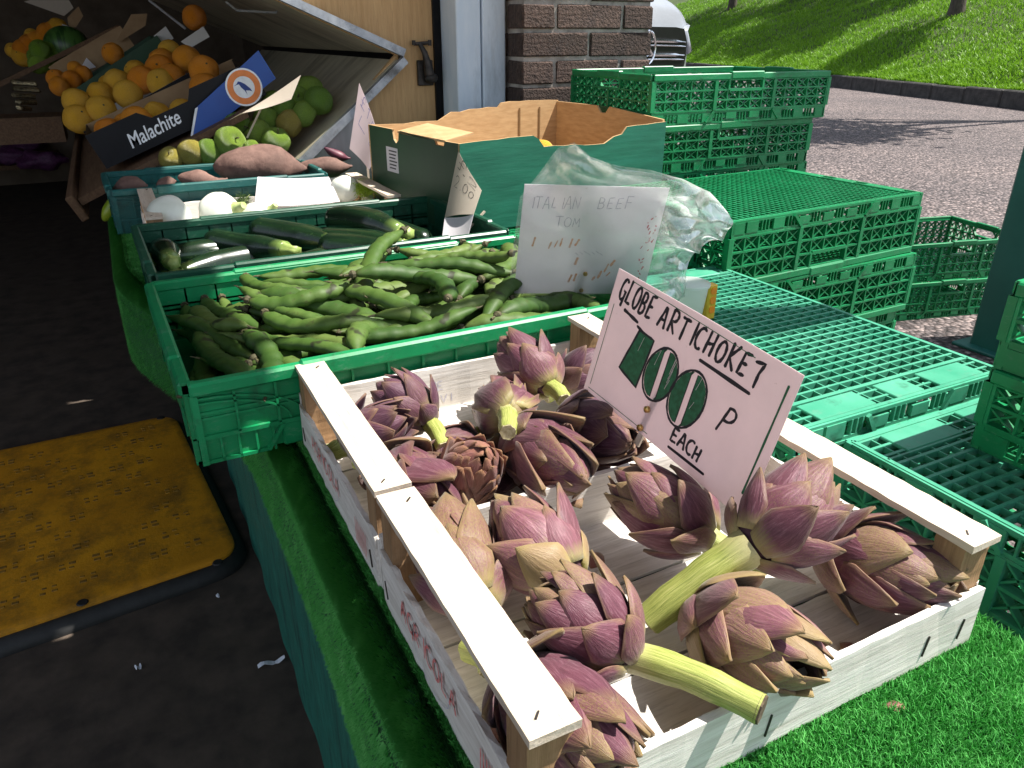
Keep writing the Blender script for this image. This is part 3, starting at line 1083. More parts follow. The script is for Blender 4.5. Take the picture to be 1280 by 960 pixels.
crate('open green lattice crate on the very top of the stack by the brick pier', W(1.545, 1.845, -.2105), R(-1.5), .60, .40, .1235, 'lattice', GREEN, False, (.02, .02), G_ST)
# crates at the right edge of the picture
crate('lower of the two small green crates at the right picture edge', W(1.04, .245, -.440), R(90), .40, .40, .100, 'lattice', GREEN, False, (.02, .02), G_ST)
crate('upper of the two small green crates at the right picture edge', W(1.045, .25, -.339), R(91), .40, .40, .100, 'lattice', GREEN, False, (.02, .02), G_ST)
# crates standing on the asphalt beyond
crate('dark green crate on the asphalt between the stacks and the teal pillar', W(2.94, 1.98, -1.04), R(-14), .60, .40, .155, 'lattice', GREEN, False, (.03, .03), G_ST)
crate('open dark green crate stacked on the asphalt between the stacks and the pillar', W(2.95, 1.985, -.884), R(-13), .60, .40, .155, 'lattice', GREEN, False, (.03, .03), G_ST)

# produce crates on the table
BEANC = crate('teal-green plastic crate heaped with broad bean pods', W(.327, 1.012, TZ + .002), R(1.5), .622, .405, .100, 'panel', GREEN, False, None, 'produce crates on the stall table', name='bean_crate')
COURC = crate('dark green plastic crate holding the courgettes', W(.322, 1.452, TZ + .002), R(1.5), .615, .375, .100, 'panel', GREEN_DK, False, None, 'produce crates on the stall table', name='courgette_crate')
SWEETC = crate('dark teal plastic crate of sweet potatoes behind the white bulbs', W(.225, 2.185, TZ + .002), R(2), .51, .29, .105, 'panel', TEAL, False, None, 'produce crates on the stall table', name='sweet_potato_crate')

# ================================================================== WOODEN CRATES
def plank(parent, name, x0, x1, y0, y1, z0, z1, mat, seed=0, b=.0012, rough_edge=0.0, M=None, n=22):
    """a sawn board, subdivided along its length with slightly uneven edges"""
    random.seed(seed)
    m = MB()
    ax = max(range(3), key=lambda i: (x1 - x0, y1 - y0, z1 - z0)[i])
    lo, hi = [x0, y0, z0], [x1, y1, z1]
    rings = []
    o1, o2 = [i for i in range(3) if i != ax]
    for i in range(n + 1):
        t = lo[ax] + (hi[ax] - lo[ax]) * i / n
        ring = []
        for (a, c) in ((0, 0), (1, 0), (1, 1), (0, 1)):
            p = [0, 0, 0]
            p[ax] = t + random.uniform(-rough_edge, rough_edge) * (i in (0, n))
            p[o1] = (hi if a else lo)[o1] + random.uniform(-1, 1) * rough_edge * .5
            p[o2] = (hi if c else lo)[o2] + random.uniform(-1, 1) * rough_edge
            ring.append(p)
        rings.append(ring)
    vs = [p for r_ in rings for p in r_]
    if M is not None:
        vs = [M @ Vector(p) for p in vs]
    fs = [(i * 4 + j, i * 4 + (j + 1) % 4, i * 4 + 4 + (j + 1) % 4, i * 4 + 4 + j) for i in range(n) for j in range(4)]
    fs += [(3, 2, 1, 0), (n * 4, n * 4 + 1, n * 4 + 2, n * 4 + 3)]
    m.add(vs, fs)
    return m.build(name, mat, parent, fix=True)


def staple(parent, p, q):
    m = MB()
    m.bar(p, q, .0011, .0011)
    return m.build('staple', IRON, parent)


# stroke lettering -----------------------------------------------------------
def arc(cx, cy, rx, ry, a0, a1, n=10):
    return [(cx + rx * math.cos(R(a0 + (a1 - a0) * i / n)), cy + ry * math.sin(R(a0 + (a1 - a0) * i / n))) for i in range(n + 1)]


GL = {
    'A': [[(0, 0), (.42, 1), (.55, 1), (.95, 0)], [(.15, .38), (.8, .38)]], 'B': [[(.1, 0), (.1, 1)], [(.1, 1)] + arc(.4, .76, .4, .24, 90, -90) + [(.1, .5)], [(.1, .5)] + arc(.45, .26, .45, .26, 90, -90) + [(.1, 0)]],
    'C': [arc(.6, .5, .55, .5, 60, 300)], 'D': [[(.1, 0), (.1, 1)], [(.1, 1)] + arc(.3, .5, .6, .5, 90, -90) + [(.1, 0)]],
    'E': [[(.85, 1), (.15, .95), (.1, 0), (.85, .05)], [(.12, .5), (.7, .52)]], 'F': [[(.85, 1), (.1, 1), (.1, 0)], [(.1, .5), (.7, .5)]],
    'G': [arc(.55, .5, .5, .5, 50, 310) + [(.95, .15), (.95, .45), (.6, .45), (.95, .45), (.9, -.25)]], 'H': [[(.05, 0), (.1, 1)], [(.1, .45), (.8, .55)], [(.8, 0), (.85, 1)]],
    'I': [[(.5, 0), (.5, 1)]], 'K': [[(.1, 0), (.1, 1)], [(.8, 1), (.12, .45), (.85, 0)]], 'L': [[(.2, 1), (.1, .05), (.8, .05)]],
    'M': [[(0, 0), (.12, 1), (.5, .3), (.85, 1), (1, 0)]], 'N': [[(.05, 0), (.05, 1), (.85, 0), (.9, 1)]], 'O': [arc(.5, .5, .48, .5, 80, 440, 14)],
    'P': [[(.1, -.05), (.18, 1)], [(.12, .95)] + arc(.4, .72, .45, .28, 100, -100) + [(.15, .42)]], 'R': [[(.1, 0), (.1, 1)], [(.1, 1)] + arc(.4, .75, .4, .25, 90, -90) + [(.1, .5), (.85, 0)]],
    'S': [[(.05, .85), (.95, .95), (.75, .5), (.8, -.1)]], 'T': [[(0, 1), (1, 1)], [(.5, 1), (.5, 0)]], 'U': [[(.1, 1)] + arc(.5, .4, .4, .4, 180, 360) + [(.9, 1)]],
    '+': [[(.1, .5), (.9, .5)], [(.5, 0), (.5, 1)]], '2': [arc(.45, .72, .4, .28, 160, -40) + [(.05, .02), (.9, .05)]], '0': [arc(.5, .5, .42, .5, 90, 450, 14)],
    '3': [arc(.4, .74, .4, .26, 150, -80), arc(.4, .25, .45, .26, 85, -150)], '5': [[(.85, 1), (.2, 1), (.12, .55)] + arc(.4, .32, .45, .32, 110, -140)],
    'f': [arc(.6, .78, .3, .22, 20, 180) + [(.3, .02), (0, .02), (.9, .02)], [(.05, .48), (.65, .48)]], '1': [[(.25, .8), (.5, 1), (.5, 0)]], 'V': [[(0, 1), (.5, 0), (.95, 1)]], '.': [[(.3, 0), (.4, .04)]],
    '4': [[(.6, 0), (.6, 1), (.05, .35), (.95, .35)]], '9': [arc(.45, .7, .4, .3, 0, 360, 12), [(.85, .7), (.7, 0)]],
}


def ribbon(m, pts, wd, f):
    """flat pen stroke on a card; f maps card (u, v) in metres to 3D"""
    pts = [Vector((p[0], p[1])) for p in pts]
    L = []
    for i, p in enumerate(pts):
        t = (pts[min(i + 1, len(pts) - 1)] - pts[max(i - 1, 0)])
        t = t.normalized() if t.length > 0 else Vector((1, 0))
        nrm = Vector((-t.y, t.x)) * wd / 2 * (1 + .18 * math.sin(i * 2.1 + p[0] * 90))
        L.append((p + nrm, p - nrm))
    ends = (pts[0] - (pts[1] - pts[0]).normalized() * wd * .4, pts[-1] + (pts[-1] - pts[-2]).normalized() * wd * .4)
    vs = [f(*a) for ab in L for a in ab] + [f(*ends[0]), f(*ends[1])]
    k = len(L)
    fs = [(2 * i, 2 * i + 1, 2 * i + 3, 2 * i + 2) for i in range(k - 1)] + [(2 * k, 1, 0), (2 * k - 2, 2 * k - 1, 2 * k + 1)]
    m.add(vs, fs)


def densify(pts, n=3):
    out = []
    for a, b in zip(pts, pts[1:]):
        for i in range(n):
            out.append((a[0] + (b[0] - a[0]) * i / n, a[1] + (b[1] - a[1]) * i / n))
    return out + [pts[-1]]


def letters(m, text, u0, v0, cw, chh, wd, f, slant=0.0, gap=.28, rise=0.0, jit=.04, seed=1):
    random.seed(seed)
    u = u0
    for k, ch in enumerate(text):
        if ch == ' ':
            u += cw * .8
            continue
        s = 1 + random.uniform(-.08, .08)
        jy = random.uniform(-jit, jit) * chh
        for st in GL[ch]:
            st = densify(st, 3) if len(st) < 6 else st
            ribbon(m, [(u + (x * cw * s) + slant * y * chh, v0 + jy + rise * (u - u0) + y * chh * s) for x, y in st], wd, f)
        u += cw * ((.45 if ch in 'I1.' else 1) + gap)
    return u


def wooden_crate(label, X0, X1, Y0, Y1, zt, name='wooden_crate', seed=0, post_h=None, text=None, board_h=.052, rail_w=.032):
    z0 = TZ + .003
    h = zt - z0
    t = empty(name, W(X0, Y0, z0), label=label, cat='crate', group='pale wooden produce crates')
    w_, d_ = X1 - X0, Y1 - Y0
    # floor slats (thin, along X)
    n = 3
    for i in range(n):
        a = d_ * i / n + .0015
        plank(t, 'floor_slat', .004, w_ - .004, a, d_ * (i + 1) / n - .0015, .004 + .0004 * i, .0075 + .0004 * i, WHITEW['X'], seed + i, rough_edge=.0006)
    plank(t, 'end_board', .0, w_, 0, .0055, .001, board_h, WHITEW['X'], seed + 10, rough_edge=.0007)
    plank(t, 'end_board', .0, w_, d_ - .0055, d_, .001, board_h + .012, WHITEW['X'], seed + 11, rough_edge=.0007)
    for s in (0, 1):
        x = 0 if s == 0 else w_ - .005
        plank(t, 'side_board', x - .0022 + .0044 * s, x + .0028 + .0044 * s, .0055, d_ - .0055, -.001, board_h + .001, WHITEW['Y'], seed + 20 + s, rough_edge=.0016)
        xr = 0 if s == 0 else w_ - rail_w
        plank(t, 'top_rail', xr, xr + rail_w, .001, d_ - .001, h - .006, h, WOODS['Y'], seed + 30 + s, rough_edge=.0005)
        for e in (0, 1):
            ya, yb = (.0062, .030) if e == 0 else (d_ - .030, d_ - .0062)
            plank(t, 'corner_post', xr + .0012 + (.0005 if s else 0), xr + rail_w - .0012, ya, yb, .004, h - .0062, POSTW, seed + 40 + s * 2 + e, rough_edge=.0004)
        for (kx, ky) in ((.3, .012), (.6, d_ - .02)):
            staple(t, (xr + rail_w * kx, ky, h + .0003), (xr + rail_w * kx + .004, ky + .004, h + .0003))
        for y in (.02, d_ - .02):
            xs = -.0027 if s == 0 else w_ + .0047
            staple(t, (xs, y, .012), (xs, y + .004, .028))
    for yq in (-.0008, ):
        for x in (.02, .06, w_ - .06, w_ - .02, w_ * .45):
            staple(t, (x, yq, .012), (x + .003, yq, .030))
    return t


WC_F = wooden_crate('front pale wooden crate of large purple artichokes on the bright turf', .133, .525, .240, .500, -.331, seed=100)
WC_R = wooden_crate('rear pale wooden crate of smaller artichokes in front of the broad beans', .134, .520, .506, .798, -.333, seed=200)
for wc, dd_ in ((WC_F, .26), (WC_R, .292)):
    m = MB()
    f = lambda u, v, d=dd_: (-.0036, d - u, v)
    letters(m, 'AGRICOLA', dd_ * .22, .026, .0115, .017, .0024, f, seed=4, jit=.02)
    for i in range(8):
        ribbon(m, [(dd_ * .78 + i * .0045, .012), (dd_ * .78 + i * .0045 + .001, .038)], .0016, f)
    tag(m.build('red_print', REDINK, wc), kind='stuff')
    m = MB()
    ribbon(m, [(dd_ * .45 + .035 * math.cos(a), .024 + .017 * math.sin(a)) for a in [2 * PI * i / 20 for i in range(21)]], .0008, lambda u, v, d=dd_: (-.0034, d - u, v))
    m.build('print_outline', GREYINK, wc)
m = MB()
letters(m, 'IE', .16, .034, .008, .012, .0013, lambda u, v: (u, .292 - .0060, v), seed=3)
letters(m, 'VI', .17, .016, .008, .010, .0013, lambda u, v: (u, .292 - .0060, v), seed=5)
m.build('stencil_mark', GREYINK, WC_R)

# ================================================================== ARTICHOKES
def bractmat(name, tip, mid, basec, olive, olo=.64):
    t = NT(name)
    a = t.attr('along')
    rn = t.rnd()
    st = t.noise(t.streak(11, 2.2), 1.6, 5, .65)
    body = t.ramp(st, [(0.3, mid), (0.52, tuple(x * 1.55 for x in mid)), (0.74, tuple(min(1, x * 2.0 + .07) for x in mid))])
    aj = t.math('ADD', a, t.math('MULTIPLY', t.math('SUBTRACT', st, .5), .35))
    col = t.mix(t.ramp(aj, [(0.0, (1, 1, 1)), (0.28, (0, 0, 0))]), body, basec)
    ed = t.math('ABSOLUTE', t.math('SUBTRACT', t.attr('across'), .5))
    ef = t.ramp(t.math('ADD', ed, t.math('MULTIPLY', t.math('SUBTRACT', st, .5), .25)), [(.40, (0, 0, 0)), (.52, (1, 1, 1))])
    col = t.mix(t.math('MULTIPLY', ef, .55), col, tip)
    bl = t.ramp(t.noise(t.coord('Object', (70, 70, 70)), 1.3, 5, .7), [(.60, (0, 0, 0)), (.72, (1, 1, 1))])
    col = t.mix(t.math('MULTIPLY', bl, .45), col, tuple(x * .45 for x in tip))
    tipf = t.ramp(aj, [(0.76, (0, 0, 0)), (1.04, (.85, .85, .85))])
    col = t.mix(tipf, col, tip)
    # some bracts turn olive and tan over most of their face
    big = t.noise(t.coord('Object', (60, 40, 60)), 1.0, 2)
    of = t.math('MULTIPLY', t.ramp(t.math('ADD', t.math('MULTIPLY', rn, .55), t.math('MULTIPLY', big, .55)), [(olo, (0, 0, 0)), (olo + .22, (1, 1, 1))]), .7)
    col = t.mix(of, col, olive)
    h = t.n('ShaderNodeHueSaturation')
    kv = t.math('MULTIPLY_ADD', rn, .45); kv.node.inputs[2].default_value = .78
    t.l(kv, h.inputs['Value']); t.l(col, h.inputs['Color'])
    t.base(h.outputs['Color'])
    t.b.inputs['Roughness'].default_value = .48
    t.b.inputs['Specular IOR Level'].default_value = .35
    t.b.inputs['Sheen Weight'].default_value = .15
    t.bump(st, .55, .0016)
    t.translucent(.10, h.outputs['Color'])
    return t.m


BRACT = {'fresh': bractmat('purple_bract', (.22, .145, .058), (.092, .028, .043), (.33, .28, .11), (.20, .155, .055)),
         'dull': bractmat('dull_bract', (.20, .115, .055), (.070, .024, .042), (.25, .20, .10), (.15, .09, .05)),
         'olive': bractmat('olive_bract', (.30, .20, .08), (.135, .050, .066), (.36, .32, .14), (.25, .20, .075), .55),
         'dry': bractmat('dry_bract', (.24, .13, .06), (.17, .065, .055), (.28, .17, .09), (.25, .13, .065))}
STEMM = None


def stemmat():
    t = NT('artichoke_stem')
    f = t.noise(t.streak(26, 2.5), 1.3, 5, .7)
    a = t.attr('along')
    col = t.ramp(f, [(.3, (.16, .21, .035)), (.55, (.36, .40, .10)), (.75, (.55, .52, .22))])
    col = t.mix(t.ramp(a, [(.0, (1, 1, 1)), (.25, (0, 0, 0))]), col, (.48, .44, .22))
    br = t.ramp(t.noise(t.coord('Object'), 60, 6, .7), [(.62, (0, 0, 0)), (.72, (1, 1, 1))])
    col = t.mix(t.math('MULTIPLY', br, .5), col, (.16, .12, .05))
    t.base(col)
    t.b.inputs['Roughness'].default_value = .5
    t.bump(f, .5, .0015)
    return t.m


STEMM = stemmat()
CUTM = simple('cut_stem', (.30, .26, .12), (.55, .50, .30), rough=.8, scale=300)
CUTDK = simple('dry_cut_stem', (.045, .03, .018), (.11, .08, .045), rough=.9, scale=300)
HEARTM = simple('artichoke_heart', (.045, .018, .028), (.09, .035, .05), rough=.8, scale=80)
BMESH = {}


def bract_mesh(style, k):
    """pointed fleshy scale: base at the origin, length along +Y, outside towards +Z, curling inwards"""
    key = (style, k)
    if key in BMESH:
        return BMESH[key]
    random.seed(k * 31 + 5)
    nu, nv = 6, 9
    wr = [.335, .365, .305, .38, .35, .315][k % 6]
    curl = R([34, 44, 28, 40, 48, 24][k % 6])
    tipc = R([-8, 10, -16, 0, 14, -10][k % 6])           # tips bend back out or stay in
    cup = [.80, .92, .70, .85, .95, .72][k % 6]
    skew = random.uniform(-.10, .10)
    top, bot, al = [], [], []
    y, z, ang = 0.0, 0.0, 0.0
    line = []
    for i in range(nv + 1):
        t = i / nv
        line.append((y, z, ang))
        ang = -curl * t + (-tipc * max(0, (t - .7) / .3) ** 1.5)
        y += math.cos(ang) / nv
        z += math.sin(ang) / nv
    for i, (y, z, ang) in enumerate(line):
        t = i / nv
        if t < .42:
            w_ = wr * (.62 + .38 * math.sin(t / .42 * PI / 2))
        else:
            q = (t - .42) / .58
            w_ = wr * (1 - q ** 1.65) * (1 - .10 * math.sin(q * PI)) + .010
        nrm = Vector((0, -math.sin(ang), math.cos(ang)))
        th_ = (.085 * (1 - t) ** .7 + .030)
        for j in range(nu + 1):
            s = -1 + 2 * j / nu
            sag = -cup * w_ * (1 - math.sqrt(max(0, 1 - .80 * s * s)))
            wob = .014 * noise.noise(Vector((s * 2, t * 3, k * 7.7)))
            keel = .02 * math.exp(-(s * 3.5) ** 2) * math.sin(PI * t)
            c = Vector((s * w_ + skew * t * t, y, z)) + nrm * (sag + wob + keel)
            top.append(c)
            e = 1 - abs(s) ** 3
            bot.append(c - nrm * (th_ * e + .012))
            al.append(t)
    n1 = nu + 1
    N = len(top)
    fs = []
    for i in range(nv):
        for j in range(nu):
            a = i * n1 + j
            fs.append((a, a + 1, a + n1 + 1, a + n1))
            fs.append((N + a, N + a + n1, N + a + n1 + 1, N + a + 1))
    for i in range(nv):
        a = i * n1
        fs.append((a, a + n1, N + a + n1, N + a))
        a = i * n1 + nu
        fs.append((a, N + a, N + a + n1, a + n1))
    for j in range(nu):
        fs.append((j, N + j, N + j + 1, j + 1))
        a = nv * n1 + j
        fs.append((a, a + 1, N + a + 1, N + a))
    m = MB()
    ac = [j / nu for i in range(nv + 1) for j in range(nu + 1)]
    m.add(top + bot, fs, al + al, ac + ac)
    BMESH[key] = m.mesh('bract', BRACT[style], smooth='all')
    return BMESH[key]


def stem_path(p0, p1, sag=.004, n=9):
    p0, p1 = Vector(p0), Vector(p1)
    out = []
    for i in range(n + 1):
        t = i / n
        p = p0.lerp(p1, t)
        p.z += sag * math.sin(PI * t)
        p.x += .0010 * math.sin(t * 4 + p0.x * 40)
        out.append(p)
    return out


def artichoke(label, base, tip, rad, seed, style='fresh', nb=27, stem=None, stem_r=.011, openness=1.0, blen=1.0, cut=None):
    base, tip = Vector(base), Vector(tip)
    ax = (tip - base) * .96
    Ln = ax.length
    ax.normalize()
    q = Vector((0, 0, 1)).rotation_difference(ax)
    Rm = q.to_matrix().to_4x4() @ Matrix.Rotation(seed * 1.7, 4, 'Z')
    t = empty('globe_artichoke', base, label=label, cat='artichoke', group='globe artichokes in the wooden crates')
    rr = random.Random(seed)
    m = MB()
    m.ball((0, 0, 0), 1, 12, 8, (rad * (.45 if style == 'dry' else .62), rad * (.45 if style == 'dry' else .62), Ln * (.26 if style == 'dry' else .40)), M=None)
    m.v = [tuple(Rm @ (Vector(p) + Vector((0, 0, Ln * .46)))) for p in m.v]
    m.build('heart', HEARTM, t, smooth='all')
    rad *= .92
    ea, ec = rad * .76, Ln * .50
    for i in range(nb):
        f = i / (nb - 1)
        an = i * 2.39996 + rr.uniform(-.16, .16)
        phi = R(24 + (112 if style == 'dry' else 96) * f ** .85)
        pr, pz = ea * math.sin(phi), ec * (1 - math.cos(phi))
        tr_, tz_ = ea * math.cos(phi), ec * math.sin(phi)
        tl = math.hypot(tr_, tz_)
        tilt = math.atan2(tr_, tz_) + R((8 - 2 * f) * openness + rr.uniform(-5, 6))
        ln = Ln * (.48 + .15 * math.sin(PI * min(1, f * 1.1 + .05)) - .05 * f) * rr.uniform(.92, 1.12) * blen
        wsc = ln * rr.uniform(1.0, 1.16) * (1.0 if f < .75 else .85)
        er = Vector((math.cos(an), math.sin(an), 0))
        az = Vector((0, 0, 1))
        d = az * math.cos(tilt) + er * math.sin(tilt)
        side_ = az.cross(er)
        out = d.cross(side_)
        if out.dot(er) < 0 and abs(tilt) < PI / 2:
            out = -out
        xx = d.cross(out)
        M = Matrix(((xx.x, d.x, out.x, 0), (xx.y, d.y, out.y, 0), (xx.z, d.z, out.z, 0), (0, 0, 0, 1)))
        M = M @ Matrix.Rotation(rr.uniform(-.14, .14), 4, 'Y')
        loc = er * pr * .90 + az * pz
        Mt = Rm @ Matrix.Translation(loc) @ M @ Matrix.Diagonal((wsc, ln, ln, 1))
        inst('bract', bract_mesh(style, rr.randrange(6)), t, Mt)
    # stem
    if stem is None:
        p1 = -ax * .014
    else:
        p1 = Vector(stem) - base
    m = MB()
    path = stem_path(ax * .012, p1, .003 if stem else 0)
    nP = len(path)
    rs = [stem_r * .92 * (1.12 - .20 * i / (nP - 1) + .04 * math.sin(i * 1.9 + seed)) for i in range(nP)]
    m.tube(path, rs, 20, ridge=.07, nr=7, caps=False)
    so = m.build('stem', STEMM, t, smooth='all')
    m = MB()
    e = path[-1]; dr = (path[-1] - path[-2]).normalized()
    m.tube([e - dr * .0015, e + dr * .0012, e + dr * .0004], [rs[-1] * 1.0, rs[-1] * .93, rs[-1] * .35], 20, ridge=.07, nr=7)
    m.build('cut_end', cut or CUTM, so)
    return t


A_ = artichoke
# front crate
A_('artichoke on the crate floor against the middle partition, left of the empty floor', at(726, 735, -.382), at(622, 638, -.362), .042, 1, 'olive', nb=32)
A_('artichoke half hidden under the left rail of the front crate, its tips at the partition', at(604, 775, -.392), at(552, 640, -.372), .040, 2, stem=at(618, 838, -.402), stem_r=.012)
A_('artichoke whose long cut stem reaches over the front board of the front crate', at(802, 832, -.376), at(672, 735, -.342), .043, 3, nb=33, stem=at(952, 886, -.366), stem_r=.0105, cut=CUTDK)
A_('artichoke in the front left corner of the front crate beside the post', at(640, 838, -.394), at(772, 952, -.362), .044, 4, nb=33, stem=at(590, 808, -.402), stem_r=.013)
A_('artichoke under the lower edge of the price card, tips pointing to its left', at(898, 683, -.388), at(775, 596, -.352), .043, 6, nb=33)
A_('pale purple artichoke with a thick pale stem lying across the front crate', at(924, 694, -.345), at(1034, 610, -.318), .044, 7, nb=34, stem=at(812, 775, -.398), stem_r=.014)
A_('dark artichoke in the back right corner of the front crate by the post', at(1012, 685, -.392), at(1188, 728, -.368), .044, 8, nb=34, stem=at(925, 712, -.405), stem_r=.011)
A_('tan and olive artichoke right of the long cut stem, tips to the lower right', at(862, 755, -.388), at(1020, 842, -.366), .044, 9, 'olive', nb=34)
# rear crate
A_('dark purple artichoke standing tallest at the back of the rear crate', at(694, 492, -.372), at(628, 428, -.338), .038, 11, 'fresh', stem=at(706, 500, -.366), stem_r=.010)
A_('small artichoke squeezed between the tall one and the right end of the rear crate', at(694, 488, -.394), at(754, 448, -.366), .037, 12, 'dull')
A_('artichoke turned away so that its base and short stem face the camera', at(634, 520, -.352), at(628, 500, -.404), .030, 13, 'fresh', nb=30, stem=at(636, 540, -.340), stem_r=.010, openness=.92)
A_('dark artichoke near the back board with a yellow green stem', at(545, 535, -.385), at(476, 482, -.345), .043, 14, 'dull', stem=at(556, 560, -.380), stem_r=.010)
A_('artichoke in the left corner of the rear crate half behind the rail', at(425, 560, -.392), at(506, 522, -.352), .038, 15, 'dull')
A_('dried brown artichoke with many open scales in the middle of the rear crate', at(572, 616, -.420), at(600, 566, -.340), .043, 16, 'dry', nb=56, openness=1.15, blen=.72)
A_('bright purple artichoke right of the dried brown one, tips towards the partition', at(636, 545, -.388), at(726, 596, -.354), .040, 17, 'fresh')
A_('nearly black artichoke in the shade behind the price card', at(696, 524, -.388), at(790, 556, -.360), .042, 18, 'dull', stem=at(660, 535, -.39), stem_r=.009)
A_('small artichoke against the partition beside the left rail of the rear crate', at(482, 580, -.402), at(556, 632, -.368), .037, 19, 'fresh')
A_('small shaded artichoke lying between the yellow green stem and the dried brown one', at(592, 548, -.405), at(548, 580, -.392), .030, 21, 'dull')
A_('small artichoke behind the side board of the rear crate, under its rail', at(474, 588, -.392), at(500, 632, -.385), .020, 20, 'dull', stem=at(446, 578, -.385), stem_r=.008)

# loose bits dropped from the heads
for i, (px, py, z, L_, a, lab) in enumerate(((640, 924, -.4205, .020, .4, 'dry bract scrap lying on the crate floor by the front left post'), (748, 690, -.4205, .024, 2.2, 'dry bract scrap on the empty crate floor near the partition'),
                                            (1050, 806, -.4205, .018, 4.0, 'small bract scrap on the crate floor near the front board'), (1130, 880, -.431, .016, 1.0, 'small dry bract scrap dropped on the sunny turf'), (360, 596, -.52, .014, 2.0, 'dusky purple scrap caught on the hanging turf'))):
    o = inst('bract_scrap', bract_mesh('dry' if i < 4 else 'dull', i))
    o.location = at(px, py, z) if i < 4 else W(.097, 1.02, -.53)
    o.rotation_euler = (.15, .1, a) if i < 4 else (0, -1.4, .5)
    o.scale = (L_, L_, L_)
    tag(o, lab, 'scrap')

# ================================================================== BROAD BEANS
def podmat():
    t = NT('bean_pod')
    a = t.attr('along')
    v = t.coord('Object')
    n1 = t.noise(v, 28, 5, .6)
    rn = t.rnd()
    col = t.ramp(t.math('ADD', t.math('MULTIPLY', n1, .7), t.math('MULTIPLY', rn, .55)), [(.30, (.028, .070, .012)), (.55, (.056, .112, .019)), (.88, (.115, .17, .04))])
    sp = t.ramp(t.noise(v, 130, 4, .7), [(.58, (0, 0, 0)), (.72, (1, 1, 1))])
    col = t.mix(t.math('MULTIPLY', sp, .65), col, (.05, .05, .015))
    bk = t.ramp(t.noise(v, 34, 3, .5), [(.66, (0, 0, 0)), (.72, (1, 1, 1))])
    col = t.mix(t.math('MULTIPLY', bk, .8), col, (.022, .02, .012))
    e = t.math('ABSOLUTE', t.math('SUBTRACT', a, .5))
    ef = t.ramp(t.math('ADD', e, t.math('MULTIPLY', t.math('SUBTRACT', n1, .5), .25)), [(.44, (0, 0, 0)), (.52, (1, 1, 1))])
    col = t.mix(t.math('MULTIPLY', ef, .75), col, (.035, .03, .012))
    t.base(col)
    t.b.inputs['Roughness'].default_value = .55
    t.b.inputs['Specular IOR Level'].default_value = .3
    t.bump(t.noise(v, 90, 4), .25, .0012)
    t.translucent(.06, col)
    return t.m


POD = podmat()
PODTIP = simple('pod_tip', (.04, .032, .016), (.10, .09, .04), rough=.8, scale=200)
pods = []
for k in range(9):
    random.seed(50 + k)
    Lp = [.185, .165, .205, .15, .175, .215, .19, .14, .17][k]
    cv = [.6, 1.1, .4, 1.3, .25, .8, -.35, 1.0, 1.8][k]
    rad = [.0116, .0124, .0112, .0120, .0108, .0118, .0126, .0112, .0118][k]
    n = 26
    path, rs = [], []
    ang, x, y = -cv / 2, 0.0, 0.0
    pts = []
    for i in range(n + 1):
        pts.append((x, y))
        x += math.cos(ang) * Lp / n
        y += math.sin(ang) * Lp / n
        ang += cv / n * (1 + .5 * math.sin(i * .5 + k))
    cx, cy = sum(p[0] for p in pts) / len(pts), sum(p[1] for p in pts) / len(pts)
    path = [(px - cx, py - cy, .003 * math.sin(i * .33 + k)) for i, (px, py) in enumerate(pts)]
    for i in range(n + 1):
        t = i / n
        env = min(1, (t / .16) ** .55 if t > 0 else 0, ((1 - t) / .20) ** .6 if t < 1 else 0)
        rs.append(max(.0016, rad * env * (1 + .105 * math.sin(t * Lp * 300 + k) * env)))
    m = MB()
    m.tube(path, rs, 12, flat=.78, ridge=.05, nr=2)
    me = m.mesh('broad_bean', POD, smooth='all')
    m = MB()
    p, d = Vector(path[0]), (Vector(path[0]) - Vector(path[1])).normalized()
    m.tube([p - d * .003, p + d * .002, p + d * .006], [.005, .0062, .003], 8)
    m.tube([p + d * .004, p + d * .013], [.0022, .0016], 6)
    ms = m.mesh('stalk', PODTIP, smooth=True)
    q, d = Vector(path[-1]), (Vector(path[-1]) - Vector(path[-2])).normalized()
    m = MB()
    m.tube([q - d * .002, q + d * .004, q + d * .010 + Vector((0, .002, 0))], [.0020, .0012, .0004], 6)
    mt = m.mesh('beak', PODTIP, smooth=True)
    pods.append((me, ms, mt, path, rs, Lp, cv))

# the pods are dropped one by one on a height map of the crate
GX, GY, CS = 140, 92, .0042
ox, oy = .327 - .300, 1.012 - .193
hm = np.full((GX, GY), TZ + .010)
bc_a = R(1.5)


def drop(path, rs, x, y, a, sink=.45, flat=.78):
    ca, sa = math.cos(a), math.sin(a)
    cells, lift = [], -9
    for p, r in zip(path, rs):
        wx, wy = x + p[0] * ca - p[1] * sa, y + p[0] * sa + p[1] * ca
        k = max(1, int(r / CS))
        for di in range(-k, k + 1):
            for dj in range(-k, k + 1):
                dd = math.hypot(di, dj) * CS
                if dd > r:
                    continue
                i, j = int((wx - ox) / CS) + di, int((wy - oy) / CS) + dj
                if i < 0 or j < 0 or i >= GX or j >= GY:
                    return None
                hh = flat * math.sqrt(max(0, r * r - dd * dd))
                cells.append((i, j, hh, p[2]))
    hs = np.array([hm[i, j] + hh - pz for i, j, hh, pz in cells])
    return float(np.quantile(hs, 1 - sink * .35)), cells


BEANS = []
random.seed(21)
tries = 0
